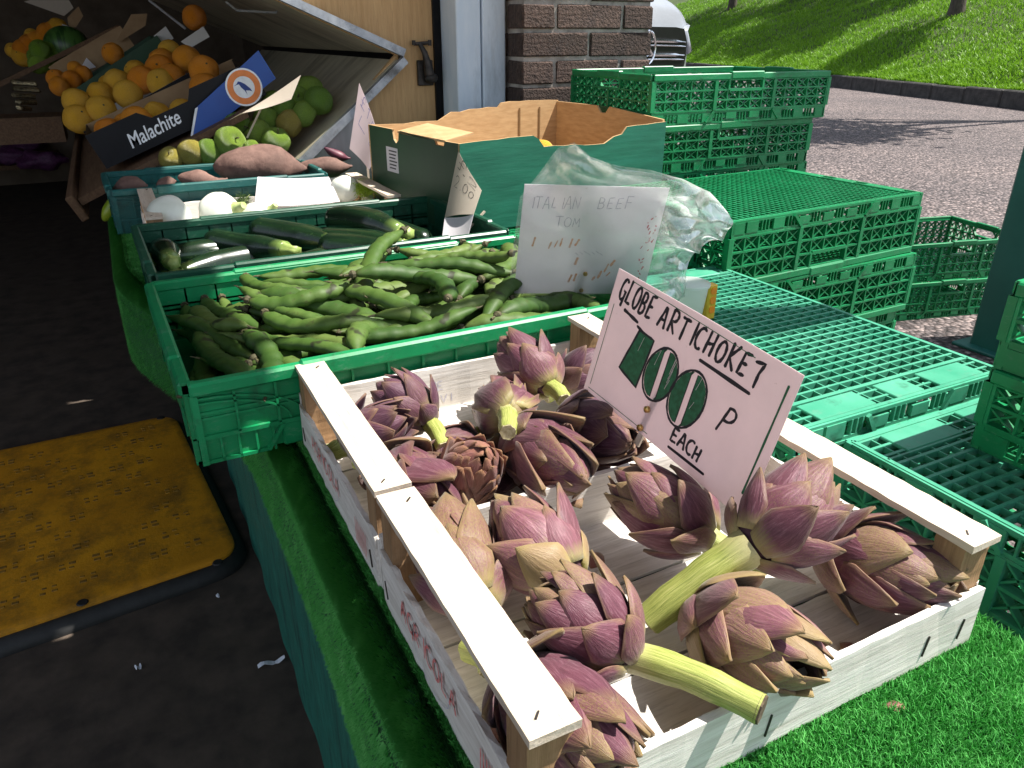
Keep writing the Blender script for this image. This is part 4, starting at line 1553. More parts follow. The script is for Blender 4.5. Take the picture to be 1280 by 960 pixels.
# the heap: a deep layer of pods over the crate, then a crown towards the middle and back
while len(BEANS) < 165 and tries < 6000:
    tries += 1
    k = random.randrange(9)
    n_ = len(BEANS)
    me, ms, mt, path, rs, Lp, cv = pods[k]
    best = None
    for q in range(14):
        x = random.choice([random.uniform(ox + .02, ox + GX * CS - .04), random.uniform(ox + .02, ox + .17)])
        y = random.uniform(oy + .03, oy + GY * CS - .03)
        if x < .19 and random.random() < .8:
            a = random.gauss(-1.2, .3)              # on the left the pods lie towards the viewer
        else:
            a = random.gauss(.15, .75)
        if random.random() < .5:
            a += PI
        r_ = drop(path, rs, x, y, a)
        if r_ is None:
            continue
        z, cells = r_
        u, v_ = (x - .327) / .31, (y - 1.012) / .20
        target = -.326 + .052 * math.exp(-((u - .15) / .75) ** 2 - ((v_ - .10) / .8) ** 2) - .012 * max(0, -u - .55) - .02 * max(0, u - .7)
        sc_ = z - target
        if best is None or sc_ < best[0]:
            best = (sc_, x, y, a, z, cells)
    if best is None or best[0] > .009:
        continue
    sc_, x, y, a, z, cells = best
    for i, j, hh, pz in cells:
        hm[i, j] = max(hm[i, j], z + pz + hh * .9)
    BEANS.append([k, x, y, z, a])

pile = []
for (k, x, y, z, a) in BEANS:
    me, ms, mt, path, rs, Lp, cv = pods[k]
    o = inst('broad_bean', me)
    o.location = W(x, y, z)
    o.rotation_euler = (random.uniform(-.5, .5), random.uniform(-.18, .18), a)
    s_ = random.uniform(.98, 1.16)
    o.scale = (s_, s_, s_)
    inst('stalk', ms, o)
    inst('beak', mt, o)
    o['category'] = 'broad bean'
    o['group'] = 'broad bean pods heaped in the green crate'
    pile.append((o, x, y, z, a, Lp * s_, cv))

# every pod gets its own label from where it lies: the row counted from the front rim, its place from the left, its shape
pile.sort(key=lambda q: q[2])
NR = 9
per = math.ceil(len(pile) / NR)
ords = ['first', 'second', 'third', 'fourth', 'fifth', 'sixth', 'seventh', 'eighth', 'ninth', 'tenth', 'eleventh', 'twelfth', 'thirteenth', 'fourteenth', 'fifteenth', 'sixteenth', 'seventeenth', 'eighteenth', 'nineteenth', 'twentieth']
for r_ in range(NR):
    row = sorted(pile[r_ * per:(r_ + 1) * per], key=lambda q: q[1])
    for i, (o, x, y, z, a, L_, cv) in enumerate(row):
        shape = 'strongly curved' if abs(cv) > .85 else ('nearly straight' if abs(cv) < .36 else 'gently bent')
        ori = 'crosswise' if abs(math.cos(a)) > .9 else ('facing the viewer' if abs(math.cos(a)) < .5 else 'slantwise')
        o['label'] = f'{shape} bean pod {ori}, {ords[i]} from left in {ords[r_]} row from front rim'

# ================================================================== COURGETTES
def courgmat():
    t = NT('courgette_skin')
    v = t.coord('Object', (6, 60, 60))
    sp = t.noise(t.coord('Object'), 160, 3, .7)
    col = t.ramp(t.noise(v, 1.6, 4), [(.3, (.004, .012, .007)), (.7, (.012, .034, .013))])
    col = t.mix(t.ramp(sp, [(.60, (0, 0, 0)), (.75, (1, 1, 1))]), col, (.035, .075, .022))
    a = t.attr('along')
    col = t.mix(t.ramp(a, [(.0, (1, 1, 1)), (.14, (0, 0, 0))]), col, (.16, .24, .06))
    t.base(col)
    t.b.inputs['Roughness'].default_value = .22
    t.bump(t.noise(v, 2, 3), .15, .002)
    return t.m


COURG = courgmat()
COURGST = simple('courgette_stalk', (.16, .24, .05), (.34, .42, .12), rough=.5, scale=90, stretch=(.3, 1, 1))
cms = []
for k in range(3):
    Lc, rc = [.20, .185, .215][k], [.0225, .021, .024][k]
    n = 18
    path = [(-Lc / 2 + Lc * i / n, .010 * math.sin(PI * i / n + k), 0) for i in range(n + 1)]
    rs = [rc * min(1, .60 + .42 * min(1, i / n / .35), ((1 - i / n) / .10 + .03) ** .5) for i in range(n + 1)]
    m = MB(); m.tube(path, rs, 20, ridge=.022, nr=5)
    body = m.mesh('courgette', COURG, smooth='all')
    m = MB(); p = Vector(path[0])
    m.tube([p + Vector((.004, 0, 0)), p, p - Vector((.012, 0, 0)), p - Vector((.026, -.002, 0))], [rs[0] * 1.02, rs[0] * .85, rs[0] * .55, rs[0] * .66], 15, ridge=.16, nr=5)
    stk = m.mesh('stalk', COURGST, smooth='all')
    cms.append((body, stk))
CG = [((250, 338), (330, 320), -.395, 'dark courgette lying along the front rim at the left of its crate'), ((205, 345), (180, 300), -.372, 'courgette standing against the left wall of its crate with its stalk to the viewer'),
      ((215, 320), (330, 305), -.392, 'shadowed courgette in the back left of the courgette crate'), ((345, 312), (268, 300), -.372, 'courgette across the left middle with a sliver of light along it'),
      ((300, 345), (400, 330), -.385, 'courgette behind the upright bean pod, half hidden'), ((405, 300), (330, 292), -.365, 'courgette with its stalk end turned to the middle of the crate'),
      ((520, 297), (395, 270), -.345, 'large pale striped courgette lying on top at the right, stalk to the right'), ((505, 312), (400, 297), -.365, 'dark glossy courgette just below the large striped one'),
      ((520, 318), (420, 312), -.378, 'courgette low at the right end with a broken stalk'), ((380, 330), (470, 325), -.390, 'courgette at the bottom, right of the upright bean pod'),
      ((450, 285), (545, 300), -.390, 'courgette in the back right corner under the large striped one'), ((230, 300), (310, 290), -.398, 'courgette along the back wall at the left of its crate')]
for i, ((ax_, ay_), (bx_, by_), z, lab) in enumerate(CG):
    p, q = at(ax_, ay_, z), at(bx_, by_, z)
    a = math.atan2(q.y - p.y, q.x - p.x)
    body, stk = cms[i % 3]
    o = inst('courgette', body)
    c_ = (p + q) / 2
    c_.x = min(max(c_.x, .13 if abs(math.cos(a)) > .5 else .05), .53)
    c_.y = min(max(c_.y, 1.31), 1.59)
    o.location = c_
    o.rotation_euler = (i * 1.3, R(random.uniform(-3, 3)), a)
    o.scale = (1.08, 1.2, 1.2)
    inst('stalk', stk, o)
    tag(o, lab, 'courgette', 'courgettes in the dark green crate')

# ================================================================== CARDS ON STICKS
def card_fn(c):
    """bilinear card through four corners TL, TR, BR, BL; u, v in 0..1 from the top left"""
    TL, TR, BR, BL = [Vector(p) for p in c]
    nrm = (TR - TL).cross(BL - TL).normalized()
    def f(u, v, off=0.0, bow=0.0):
        p = TL * (1 - u) * (1 - v) + TR * u * (1 - v) + BR * u * v + BL * (1 - u) * v
        return p + nrm * (off + bow)
    return f, nrm, (TR - TL).length, (BL - TL).length


def card(label, name, corners, mat, bow=lambda u, v: 0, n=12, th=.0007, group='price cards on sticks', face=1):
    f, nrm, wd, hg = card_fn(corners)
    if nrm.dot(Vector((0, 0, CAM_H)) - Vector(corners[0])) < 0:
        face = -face
    org = f(.5, 1)
    t = empty(name, org, label=label, cat='price card', group=group)
    m = MB()
    vs = []
    for s in (face * th / 2, -face * th / 2):
        for j in range(n + 1):
            for i in range(n + 1):
                u, v = i / n, j / n
                vs.append(f(u, v, s, bow(u, v)) - org)
    k = n + 1
    N = k * k
    fs = []
    for j in range(n):
        for i in range(n):
            a = j * k + i
            fs += [(a, a + 1, a + k + 1, a + k), (N + a, N + a + k, N + a + k + 1, N + a + 1)]
    ring = [i for i in range(k)] + [j * k + n for j in range(1, k)] + [n * k + i for i in range(n - 1, -1, -1)] + [j * k for j in range(n - 1, 0, -1)]
    for a, b in zip(ring, ring[1:] + ring[:1]):
        fs.append((a, N + a, N + b, b))
    m.add(vs, fs)
    m.build('card', mat, t, smooth=True, fix=True)
    g = lambda u, v: f(u / wd, 1 - v / hg, face * (th / 2 + .0005), bow(u / wd, 1 - v / hg)) - org      # (u right, v up) in metres
    g2 = lambda u, v, e=0: f(u / wd, 1 - v / hg, face * (th / 2 + .0003 + e), bow(u / wd, 1 - v / hg)) - org
    return t, g, g2, wd, hg, f, nrm * face, org


# --- the big artichoke card
k_ = 1.18
GC = [W(*(Vector(p) * k_)) for p in ((.352, .496, -.173), (.355, .297, -.191), (.333, .307, -.299), (.329, .506, -.281))]
t, g, g2, wd, hg, f, nr, org = card('pink price card reading GLOBE ARTICHOKES 100 P EACH clipped over the artichokes', 'price_card', GC, PINKCARD, bow=lambda u, v: .0025 * math.sin(PI * u))
U = lambda u: u * wd
V = lambda v: (1 - v) * hg
m = MB()
x = letters(m, 'GLOBE', U(.045), V(.205), wd * .034, hg * .165, .0030, g, slant=.12, rise=-.05, seed=11, gap=.32)
x = letters(m, 'ARTICHOKES', U(.305), V(.225), wd * .043, hg * .155, .0030, g, slant=.10, rise=.02, seed=14, gap=.34)
x = letters(m, 'EACH', U(.56), V(.885), wd * .036, hg * .10, .0026, g, slant=.05, seed=5, gap=.22)
x = letters(m, 'P', U(.745), V(.60), wd * .06, hg * .17, .0026, g, slant=.25, seed=5)
ribbon(m, densify([(U(.105), V(.255)), (U(.20), V(.285))]), .0034, g)
ribbon(m, densify([(U(.57), V(.27)), (U(.83), V(.275))]), .0034, g)
ribbon(m, densify([(U(.565), V(.935)), (U(.77), V(.925))]), .0028, g)
tag(m.build('lettering', INK, t), kind='stuff')
m = MB(); m2 = MB(); m3 = MB()
one = [(.225, .325), (.318, .335), (.300, .72), (.175, .665)]
m.add([g2(U(a), V(b)) for a, b in one], [(0, 1, 2, 3)])
ribbon(m2, densify([(U(a), V(b)) for a, b in one + one[:1]], 5), .0024, g)
ribbon(m2, densify([(U(.205), V(.31)), (U(.25), V(.33))]), .0030, g)
for (cu, cv_, ru, rv) in ((.405, .525, .086, .205), (.572, .560, .090, .215)):
    pts = [(U(cu + ru * math.cos(a) + .015 * math.sin(a)), V(cv_ - rv * math.sin(a))) for a in [2 * PI * i / 28 for i in range(29)]]
    ribbon(m2, pts, .0024, g)
    for s in (-1, 1):
        half = [(cu + s * .016, cv_ + rv * .90)] + [(cu + ru * .94 * math.cos(a) * s + .013 * math.sin(a), cv_ - rv * .94 * math.sin(a)) for a in [R(-78 + 156 * i / 14) for i in range(15)]] + [(cu + s * .016, cv_ - rv * .90)]
        m.add([g2(U(a), V(b)) for a, b in half], [tuple(range(len(half)))])
        ribbon(m2, densify([(U(half[0][0]), V(half[0][1])), (U(half[-1][0]), V(half[-1][1]))], 6), .0011, g)
random.seed(4)
for i in range(16):                                   # pale gaps left by the felt pen
    cu = random.choice([.25, .26, .35, .36, .45, .46, .49, .50, .60])
    cv_ = random.uniform(.42, .64)
    ribbon(m3, densify([(U(cu), V(cv_)), (U(cu + .012), V(cv_ - random.uniform(.06, .16)))]), .0005, lambda u, v: g2(u, v, .0002))
m.build('green_fill', GREENINK, t)
tag(m2.build('digit_outline', INK, t), kind='stuff')
tag(m3.build('pen_gap', PINKCARD, t), kind='stuff')
m = MB()
ribbon(m, densify([(U(.035), V(.26)), (U(.035), V(.93))], 6), .0008, g)
ribbon(m, densify([(U(.965), V(.10)), (U(.955), V(.85))], 6), .0020, g)
ribbon(m, densify([(U(.11), V(.035)), (U(.80), V(.06))], 8), .0007, g)
ribbon(m, densify([(U(.03), V(.965)), (U(.44), V(.965))], 8), .0007, g)
tag(m.build('border_line', GREENINK, t), kind='stuff')
for (u, v) in ((.405, .80), (.40, .955)):
    m = MB(); c_ = f(u, v, 0) - org
    m.tube([c_ - nr * .001, c_ + nr * .0016, c_ + nr * .0022], [.0033, .0032, .0016], 12)
    m.build('rivet', BRASS, t, smooth=True)
m = MB(); a_, b_ = f(.43, .58, 0) - nr * .0065 - org, f(.395, 1.0, 0) - nr * .0065 - org
m.bar(a_, b_ + (b_ - a_) * .28, .007, .0025, nr)
m.build('stick', WOODS['Z'], t)

# --- card in the plastic bag
PC = [(.48, .905, -.179), (.668, .835, -.188), (.681, .893, -.358), (.494, .963, -.350)]
PC = [W(*(Vector(p) * 1.0)) for p in PC]
t, g, g2, wd, hg, f, nr, org = card('faded white price card reading ITALIAN BEEF TOM inside a clear plastic bag', 'price_card', PC, WHITECARD, bow=lambda u, v: .002 * math.sin(PI * v))
U = lambda u: u * wd
V = lambda v: (1 - v) * hg
m = MB()
letters(m, 'ITALIAN', U(.05), V(.20), wd * .045, hg * .10, .0011, g, slant=.08, seed=3, rise=.0)
letters(m, 'BEEF', U(.52), V(.19), wd * .05, hg * .10, .0011, g, slant=.08, seed=4)
letters(m, 'TOM', U(.24), V(.36), wd * .05, hg * .085, .0011, g, slant=.05, seed=6)
for i in range(7):
    a0 = (U(.42 + .03 * i), V(.60 - .01 * (i % 3)))
    ribbon(m, densify([a0, (a0[0] + .005, a0[1] - .004)]), .0007, g)
tag(m.build('lettering', GREYINK, t), kind='stuff')
m = MB()
random.seed(3)
for (u, v) in ((.22, .56), (.26, .55), (.30, .54), (.37, .55), (.41, .53), (.43, .71), (.40, .88), (.44, .87), (.58, .86), (.62, .84), (.66, .78), (.70, .72), (.68, .82), (.10, .54)):
    ribbon(m, densify([(U(u), V(v)), (U(u + random.uniform(.01, .025)), V(v - random.uniform(.03, .08)))]), random.uniform(.0018, .004), g)
tag(m.build('orange_digits', ORINK, t), kind='stuff')
m = MB()
for i in range(34):
    u, v = .97 - .07 * random.random() ** 2, random.uniform(.25, .95)
    ribbon(m, densify([(U(u - .12 * max(0, v - .5)), V(v)), (U(u - .12 * max(0, v - .5) + random.uniform(.004, .012)), V(v - random.uniform(-.02, .03)))]), random.uniform(.0008, .0022), g)
tag(m.build('red_stain', simple('red_stain', (.50, .10, .14), (.62, .25, .28), scale=150, rough=.7, bump=0), t), kind='stuff')
for (u, v) in ((.52, .80), (.51, .965)):
    m = MB(); c_ = f(u, v, 0) - org
    m.tube([c_ - nr * .001, c_ + nr * .0016, c_ + nr * .0022], [.0034, .0033, .0016], 12)
    m.build('rivet', BRASS, t, smooth=True)
m = MB(); a_, b_ = f(.52, .75, 0) - nr * .005 - org, f(.51, 1.0, 0) - nr * .005 - org
m.bar(a_, b_ + (b_ - a_) * .5, .008, .0025, nr)
m.build('stick', WOODS['Z'], t)
PCf, PCn = f, nr


def filmmat():
    t = NT('clear_film')
    tr = t.n('ShaderNodeBsdfTransparent')
    tr.inputs['Color'].default_value = (.96, .97, .98, 1)
    gl = t.n('ShaderNodeBsdfGlossy')
    gl.inputs['Roughness'].default_value = .16
    gl.inputs['Color'].default_value = (.95, .98, .97, 1)
    df = t.n('ShaderNodeBsdfTranslucent')
    df.inputs['Color'].default_value = (.96, .98, .98, 1)
    v = t.coord('Object')
    n1 = t.noise(v, 24, 3, .5)
    bmp = t.n('ShaderNodeBump')
    bmp.inputs['Strength'].default_value = .35
    bmp.inputs['Distance'].default_value = .006
    t.l(n1, bmp.inputs['Height'])
    t.l(bmp.outputs[0], gl.inputs['Normal'])
    m1 = t.n('ShaderNodeMixShader'); m2 = t.n('ShaderNodeMixShader')
    m1.inputs[0].default_value = .55
    t.l(gl.outputs[0], m1.inputs[1]); t.l(df.outputs[0], m1.inputs[2])
    fr_ = t.n('ShaderNodeFresnel'); fr_.inputs['IOR'].default_value = 1.45
    t.l(bmp.outputs[0], fr_.inputs['Normal'])
    k = t.math('MULTIPLY_ADD', fr_.outputs[0], .9); k.node.inputs[2].default_value = .055
    rg = t.math('ABSOLUTE', t.math('SUBTRACT', t.noise(v, 16, 3, .5), .5))
    fold = t.ramp(rg, [(.0, (1, 1, 1)), (.035, (0, 0, 0))])
    k = t.math('ADD', k, t.math('MULTIPLY', t.math('ADD', t.math('MULTIPLY', fold, .40), .36), t.attr('along')), True)
    t.l(k, m2.inputs[0])
    t.l(tr.outputs[0], m2.inputs[1]); t.l(m1.outputs[0], m2.inputs[2])
    t.l(m2.outputs[0], t.out.inputs['Surface'])
    return t.m


FILM = filmmat()
# the bag: two films over the card, blown out to the right into a crumpled tail
ou = [(-.04, 1.02), (-.035, .5), (-.02, .12), (.08, -.06), (.20, -.29), (.30, -.33), (.42, -.22), (.62, -.16), (.85, -.13), (1.08, -.06), (1.30, .04), (1.52, .27),
      (1.48, .42), (1.32, .56), (1.27, .74), (1.32, 1.0), (1.08, 1.04), (1.0, 1.02), (.55, 1.03)]
cen = (.62, .42)
m = MB()
nring, na = 30, 152
def outl(k):
    x = k / na * len(ou)
    i = int(x) % len(ou); fx = x - int(x)
    a, b = ou[i], ou[(i + 1) % len(ou)]
    return (a[0] + (b[0] - a[0]) * fx, a[1] + (b[1] - a[1]) * fx)
vs, bal = [], []
for side_ in (1, -1):
    for r_ in range(nring + 1):
        rr_ = r_ / nring
        for k in range(na):
            o_ = outl(k)
            u, v = cen[0] + (o_[0] - cen[0]) * rr_, cen[1] + (o_[1] - cen[1]) * rr_
            th_ = .010 * (1 - rr_ ** 3)
            tail = max(0, min(1, (u - .92) / .25))
            topz = max(0, min(1, (-v + .02) / .2))
            cr = .6 - 1.5 * abs(noise.noise(Vector((u * 2.6, v * 6 - u * 3.4, side_ * 3 + .5)))) + .22 * (.5 - abs(noise.noise(Vector((u * 5 + v * 4, v * 11, side_ * 5)))) * 1.6)
            cr2 = noise.noise(Vector((u * 3 + 9, v * 3, 2.2)))
            off = side_ * (.0035 + th_ * .35 + tail * .022 * (1 - rr_ ** 2)) + (tail * .020 + topz * .006 + .0012) * cr * (1 if rr_ < .98 else .4) + tail * .018 * cr2
            vs.append(PCf(u, v, 0) + PCn * off)
            bal.append(min(1, .04 + tail + topz * .45))
fs = []
for s_ in (0, 1):
    b0 = s_ * (nring + 1) * na
    for r_ in range(nring):
        for k in range(na):
            a = b0 + r_ * na + k
            b_ = b0 + r_ * na + (k + 1) % na
            fs.append((a, b_, b_ + na, a + na))
m.add(vs, fs, bal)
bag = m.build('plastic_bag', FILM, smooth='all')
tag(bag, 'clear plastic bag pulled over the white price card, crumpled at the right', 'plastic bag')

# small tub and yellow label behind the bag, standing on the tray stack
TUBT = NT('frosted_plastic')
TUBT.base((.80, .84, .83)); TUBT.b.inputs['Roughness'].default_value = .25
TUBT.translucent(.55, (.85, .9, .88))
TUBM = TUBT.m
tub = empty('plastic_tub', at(858, 398, -.425), label='small frosted plastic tub holding the bag down behind the artichoke card', cat='tub')
m = MB()
m.tube([(0, 0, .001), (0, 0, .004), (0, 0, .055), (0, 0, .058), (0, 0, .062), (0, 0, .063), (0, 0, .0632)], [.022, .024, .030, .0330, .0330, .031, .012], 24, caps=True)
m.build('body', TUBM, tub, smooth=True)
YEL = simple('yellow_print', (.62, .38, .02), (.72, .48, .04), rough=.5, scale=30)
m = MB(); m.bbox(.026, .044, -.010, .006, .001, .060, .002)
yc = m.build('yellow_carton', YEL)
yc.location = at(862, 402, -.425)
tag(yc, 'narrow yellow printed carton standing beside the frosted tub', 'carton')
for zz in (.018, .034, .050):
    m = MB(); m.tube([(.035, -.0100, zz), (.035, -.0112, zz)], [.006, .006], 12); m.build('round_print', simple('orange_print', (.75, .25, .02), rough=.5, bump=0), yc)

# --- other cards
def simple_card(label, px, zs, mat, text, col, bow, tw=.9, rows=1, cs=.06, stick=None, Ys=None):
    cor = [atY(p[0], p[1], y) for p, y in zip(px, Ys)]
    t, g, g2, wd, hg, f, nr, org = card(label, 'price_card', cor, mat, bow=bow)
    m = MB()
    for r_, tx in enumerate(text):
        letters(m, tx, wd * .12, hg * (.78 - .3 * r_), wd * tw / (len(tx) * 1.3), hg * .2, .0016, g, slant=.1, seed=r_ + len(tx), jit=.1)
    if text:
        tag(m.build('lettering', col, t), kind='stuff')
    if stick:
        a_, b_ = atY(*stick[0], stick[2]) - org, atY(*stick[1], stick[3]) - org
        m = MB(); m.bar(a_, b_, .006, .003); m.build('stick', WOODS['Z'], t)
    return t


simple_card('curled pink price card standing at the right end of the sweet potato crate', [(449, 104), (476, 186), (461, 213), (437, 186)], None, PINKCARD, ['f1.50', 'LB'], BLUEINK, lambda u, v: .012 * math.sin(PI * u), Ys=[2.10, 1.98, 1.97, 2.06], stick=((458, 190), (462, 240), 2.03, 2.03))
simple_card('curled beige price card bent over the right end of the courgette crate', [(573, 189), (602, 238), (592, 268), (556, 272)], None, BEIGECARD, ['f2', '2.00'], INK, lambda u, v: -.014 * math.sin(PI * u) * .45, Ys=[1.50, 1.40, 1.38, 1.45])  # shade on the upper part of the card put in as beige
simple_card('pale lower flap of the curled beige card above the courgettes', [(556, 272), (592, 268), (585, 296), (552, 302)], None, WHITECARD, [], INK, lambda u, v: .004 * math.sin(PI * u), Ys=[1.45, 1.38, 1.36, 1.40], stick=((606, 264), (582, 290), 1.41, 1.41))  # same card where the sun hits it, light put in as white
simple_card('bright white price card lying over the white bulbs in the small wooden crate', [(322, 221), (411, 221), (425, 252), (318, 257)], None, WHITECARD, [], INK, lambda u, v: .004 * math.sin(PI * u), Ys=[2.0, 2.0, 1.80, 1.80], stick=((400, 240), (402, 262), 1.9, 1.82))
simple_card('cream price card tilted over the green apples', [(287, 150), (376, 94), (364, 124), (300, 142)], None, BEIGECARD, [], REDINK, lambda u, v: .004 * math.sin(PI * u), Ys=[2.30, 2.30, 2.28, 2.28], stick=((326, 136), (309, 172), 2.29, 2.33))

# ================================================================== SMALL WOODEN CRATE OF WHITE BULBS
WC_B = wooden_crate('small wooden crate of white bulbs and fennel behind the courgettes', .03, .565, 1.668, 2.020, -.328, seed=300)
BULB = simple('white_bulb', (.66, .70, .60), (.80, .82, .74), rough=.4, scale=14, stretch=(1, 1, .2), bump=.2)
BULBG = simple('bulb_stalk', (.32, .42, .12), (.55, .62, .30), rough=.5, scale=60)
for (px, py, Y, r, lab) in ((212, 270, 1.74, .046, 'round white bulb beside the left post of the small wooden crate'), (274, 266, 1.77, .048, 'round white bulb left of the bright white card'),
                            (322, 272, 1.78, .038, 'white bulb partly under the left end of the white card'), (386, 268, 1.84, .036, 'white bulb hidden under the white card'), (432, 236, 1.93, .038, 'white bulb by the right rail of the small wooden crate')):
    c_ = atY(px, py, Y)
    o = empty('white_bulb', c_, (R(random.uniform(-30, 30)), R(random.uniform(-20, 20)), random.uniform(0, 6)), lab, 'fennel bulb', 'white bulbs in the small wooden crate')
    m = MB(); m.ball((0, 0, 0), r, 20, 14, (1, .92, .88), .10); m.build('bulb', BULB, o, smooth='all')
    m = MB(); m.tube([(0, r * .7, 0), (.004, r * 1.05, .004), (.01, r * 1.4, .01)], [r * .42, r * .25, r * .16], 10); m.build('stalk', BULBG, o, smooth=True)


def fronds(label, c, n, size, seed, mat):
    rr = np.random.default_rng(seed)
    o = empty('fennel_frond', c, label=label, cat='fennel', group='fennel fronds in the small wooden crate')
    P = rr.normal(0, size * .38, (n, 3)) * np.array([1, 1, .7])
    d = rr.normal(0, 1, (n, 3)); d /= np.linalg.norm(d, axis=1)[:, None]
    s = np.cross(d, rr.normal(0, 1, (n, 3))); s /= np.linalg.norm(s, axis=1)[:, None]
    ln = rr.uniform(.010, .022, n)[:, None]
    V = np.stack([P - s * .0006, P + s * .0006, P + d * ln], 1)
    fast_mesh('leaf_threads', V.reshape(-1, 3), np.arange(n * 3).reshape(-1, 3), mat, o, np.tile([0, .5, 1.0], n))
    m = MB()
    for i in range(6):
        e = Vector(rr.normal(0, size * .5, 3))
        m.tube([(0, 0, -size * .4), e * .5, e], [.0025, .0018, .0008], 6)
    tag(m.build('stem', BULBG, o, smooth=True), kind='stuff')


FRONDM = grassmat('fennel_green', (.22, .36, .02), (.32, .46, .03), (.42, .55, .06))
fronds('yellow green fennel frond against the right rail of the small wooden crate', atY(456, 236, 1.90), 1500, .034, 5, FRONDM)
fronds('dark green fennel frond between the bulbs left of the white card', atY(303, 252, 1.86), 500, .024, 6, LEAF)

# ================================================================== SWEET POTATOES
SWP = simple('sweet_potato_skin', (.115, .062, .050), (.215, .125, .10), rough=.85, scale=35, bump=.6, bdist=.003, dirt=(.09, .05, .04), rnd=.3)


def tuber(label, a, b, r, seed, name='sweet_potato', mat=SWP, cat='sweet potato', group='sweet potatoes in the dark teal crate'):
    random.seed(seed)
    a, b = Vector(a), Vector(b)
    c_ = (a + b) / 2
    m = MB()
    n = 18
    path, rs = [], []
    for i in range(n + 1):
        t = i / n
        p = a.lerp(b, t) - c_ + Vector((0, 0, .008 * math.sin(t * 3 + seed)))
        path.append(p)
        e = math.sin(PI * min(1, max(.012, t))) ** .62 if t < .75 else math.sin(PI * max(.012, min(1 - t, .99))) ** .95
        rs.append(max(.003, r * e * (1 + .06 * math.sin(t * 9 + seed))))
    m.tube(path, rs, 18, ridge=.05, nr=3)
    m.v = [tuple(Vector(p) * (1 + .05 * noise.noise(Vector(p) * 30 + Vector((seed, 0, 0))))) for p in m.v]
    o = m.build(name, mat, smooth='all')
    o.location = c_
    tag(o, label, cat, group)
    return o


tuber('largest sweet potato lying across the middle of its crate', atY(268, 214, 2.17), atY(384, 207, 2.15), .058, 1)
tuber('sweet potato at the right end of its crate beside the pink card', atY(372, 212, 2.22), atY(440, 204, 2.2), .028, 2)
tuber('small dark sweet potato left of the largest one', atY(222, 222, 2.16), atY(272, 222, 2.12), .026, 3)
tuber('small sweet potato in front of the left end of the largest one', atY(246, 232, 2.10), atY(285, 226, 2.10), .017, 4)
tuber('sweet potato in the left corner of the dark teal crate', atY(140, 232, 2.13), atY(186, 236, 2.10), .025, 5)
tuber('sweet potato end showing behind the left corner one', atY(196, 238, 2.10), atY(220, 228, 2.16), .016, 6)
BEET = simple('beetroot_skin', (.07, .014, .03), (.14, .03, .05), rough=.5, scale=30)
tuber('thin dark red root at the back right corner of the sweet potato crate', atY(405, 186, 2.29), atY(438, 196, 2.27), .014, 9, 'red_root', BEET, 'root', None)
m = MB(); m.ball((0, 0, 0), .020, 12, 8, (.8, 1, 1.9), .2)
o = m.build('green_pepper', simple('pepper_skin', (.16, .26, .012), (.30, .38, .03), rough=.3, scale=20), smooth='all')
o.location = at(137, 262, -.425); o.rotation_euler = (.3, .5, .2)
tag(o, 'yellow green pepper fallen beside the dark teal crate on the turf', 'pepper')

# ================================================================== GREEN CARDBOARD BOX
KRAFT = simple('kraft_board', (.42, .26, .12), (.52, .34, .17), rough=.85, scale=25, stretch=(1, 1, 5), bump=.2)
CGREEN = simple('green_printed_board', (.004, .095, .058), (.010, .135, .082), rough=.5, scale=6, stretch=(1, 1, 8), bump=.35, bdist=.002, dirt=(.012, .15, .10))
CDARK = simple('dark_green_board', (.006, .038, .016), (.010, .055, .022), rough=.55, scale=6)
bx = empty('cardboard_box', W(.640, 1.495, -.392), (0, 0, R(8)), 'large open green cardboard fruit box with brown inside behind the courgettes', 'cardboard box')
LB, DB = .60, .44


def board_side(name, poly, M, outer, depth=.005):
    m = MB(); m.prism(poly, depth, M @ Matrix.Translation((0, .0012, 0)))
    o = m.build(name, KRAFT, bx, fix=True)
    m = MB(); m.prism([(x, z) for x, z in poly], .001, M)
    m.build('printed_face', outer, o, fix=True)
    return o


def wig(pts, s, seed):
    random.seed(seed)
    out = []
    for (a, b) in zip(pts, pts[1:]):
        n_ = max(1, int(math.hypot(b[0] - a[0], b[1] - a[1]) / .03))
        for i in range(n_):
            t = i / n_
            out.append((a[0] + (b[0] - a[0]) * t, a[1] + (b[1] - a[1]) * t + random.uniform(-s, s) * (0 < i)))
    return out + [pts[-1]]


near = [(0, 0), (LB, 0)] + wig([(LB, .200), (.47, .196), (.455, .180), (.43, .176), (.40, .162), (.22, .168), (.205, .186), (.19, .194), (0, .190)], .002, 3)
board_side('near_side', near, Matrix.Identity(4), CGREEN)
left = [(0, 0), (DB - .013, 0), (DB - .013, .192)] + [(.30, .192)] + [(.285 + .018 * math.cos(R(a)), .190 + .018 * math.sin(R(a)) * 1.6) for a in (0, -45, -90, -135, -180)] + [(.26, .192), (.10, .188), (.095, .178), (.06, .178), (.055, .189), (0, .190)]
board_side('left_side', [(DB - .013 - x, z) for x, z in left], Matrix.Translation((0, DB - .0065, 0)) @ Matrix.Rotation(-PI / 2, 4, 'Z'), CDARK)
far = [(0, 0), (LB, 0)] + wig([(LB, .225), (.40, .226), (.39, .215), (.24, .210), (.20, .190), (0, .192)], .003, 5)
m = MB(); m.prism(far, .006, Matrix.Translation((0, DB - .006, 0))); m.build('far_side', KRAFT, bx, fix=True)
m = MB(); m.prism([(0, 0), (DB - .013, 0), (DB - .013, .222), (.25, .222), (.235, .205), (.215, .205), (.20, .222), (0, .205)], .006, Matrix.Translation((LB, .0065, 0)) @ Matrix.Rotation(PI / 2, 4, 'Z')); m.build('right_side', KRAFT, bx, fix=True)
m = MB(); m.box(.005, LB - .005, .006, DB - .006, .001, .006); m.build('bottom', KRAFT, bx)
fl = MB()
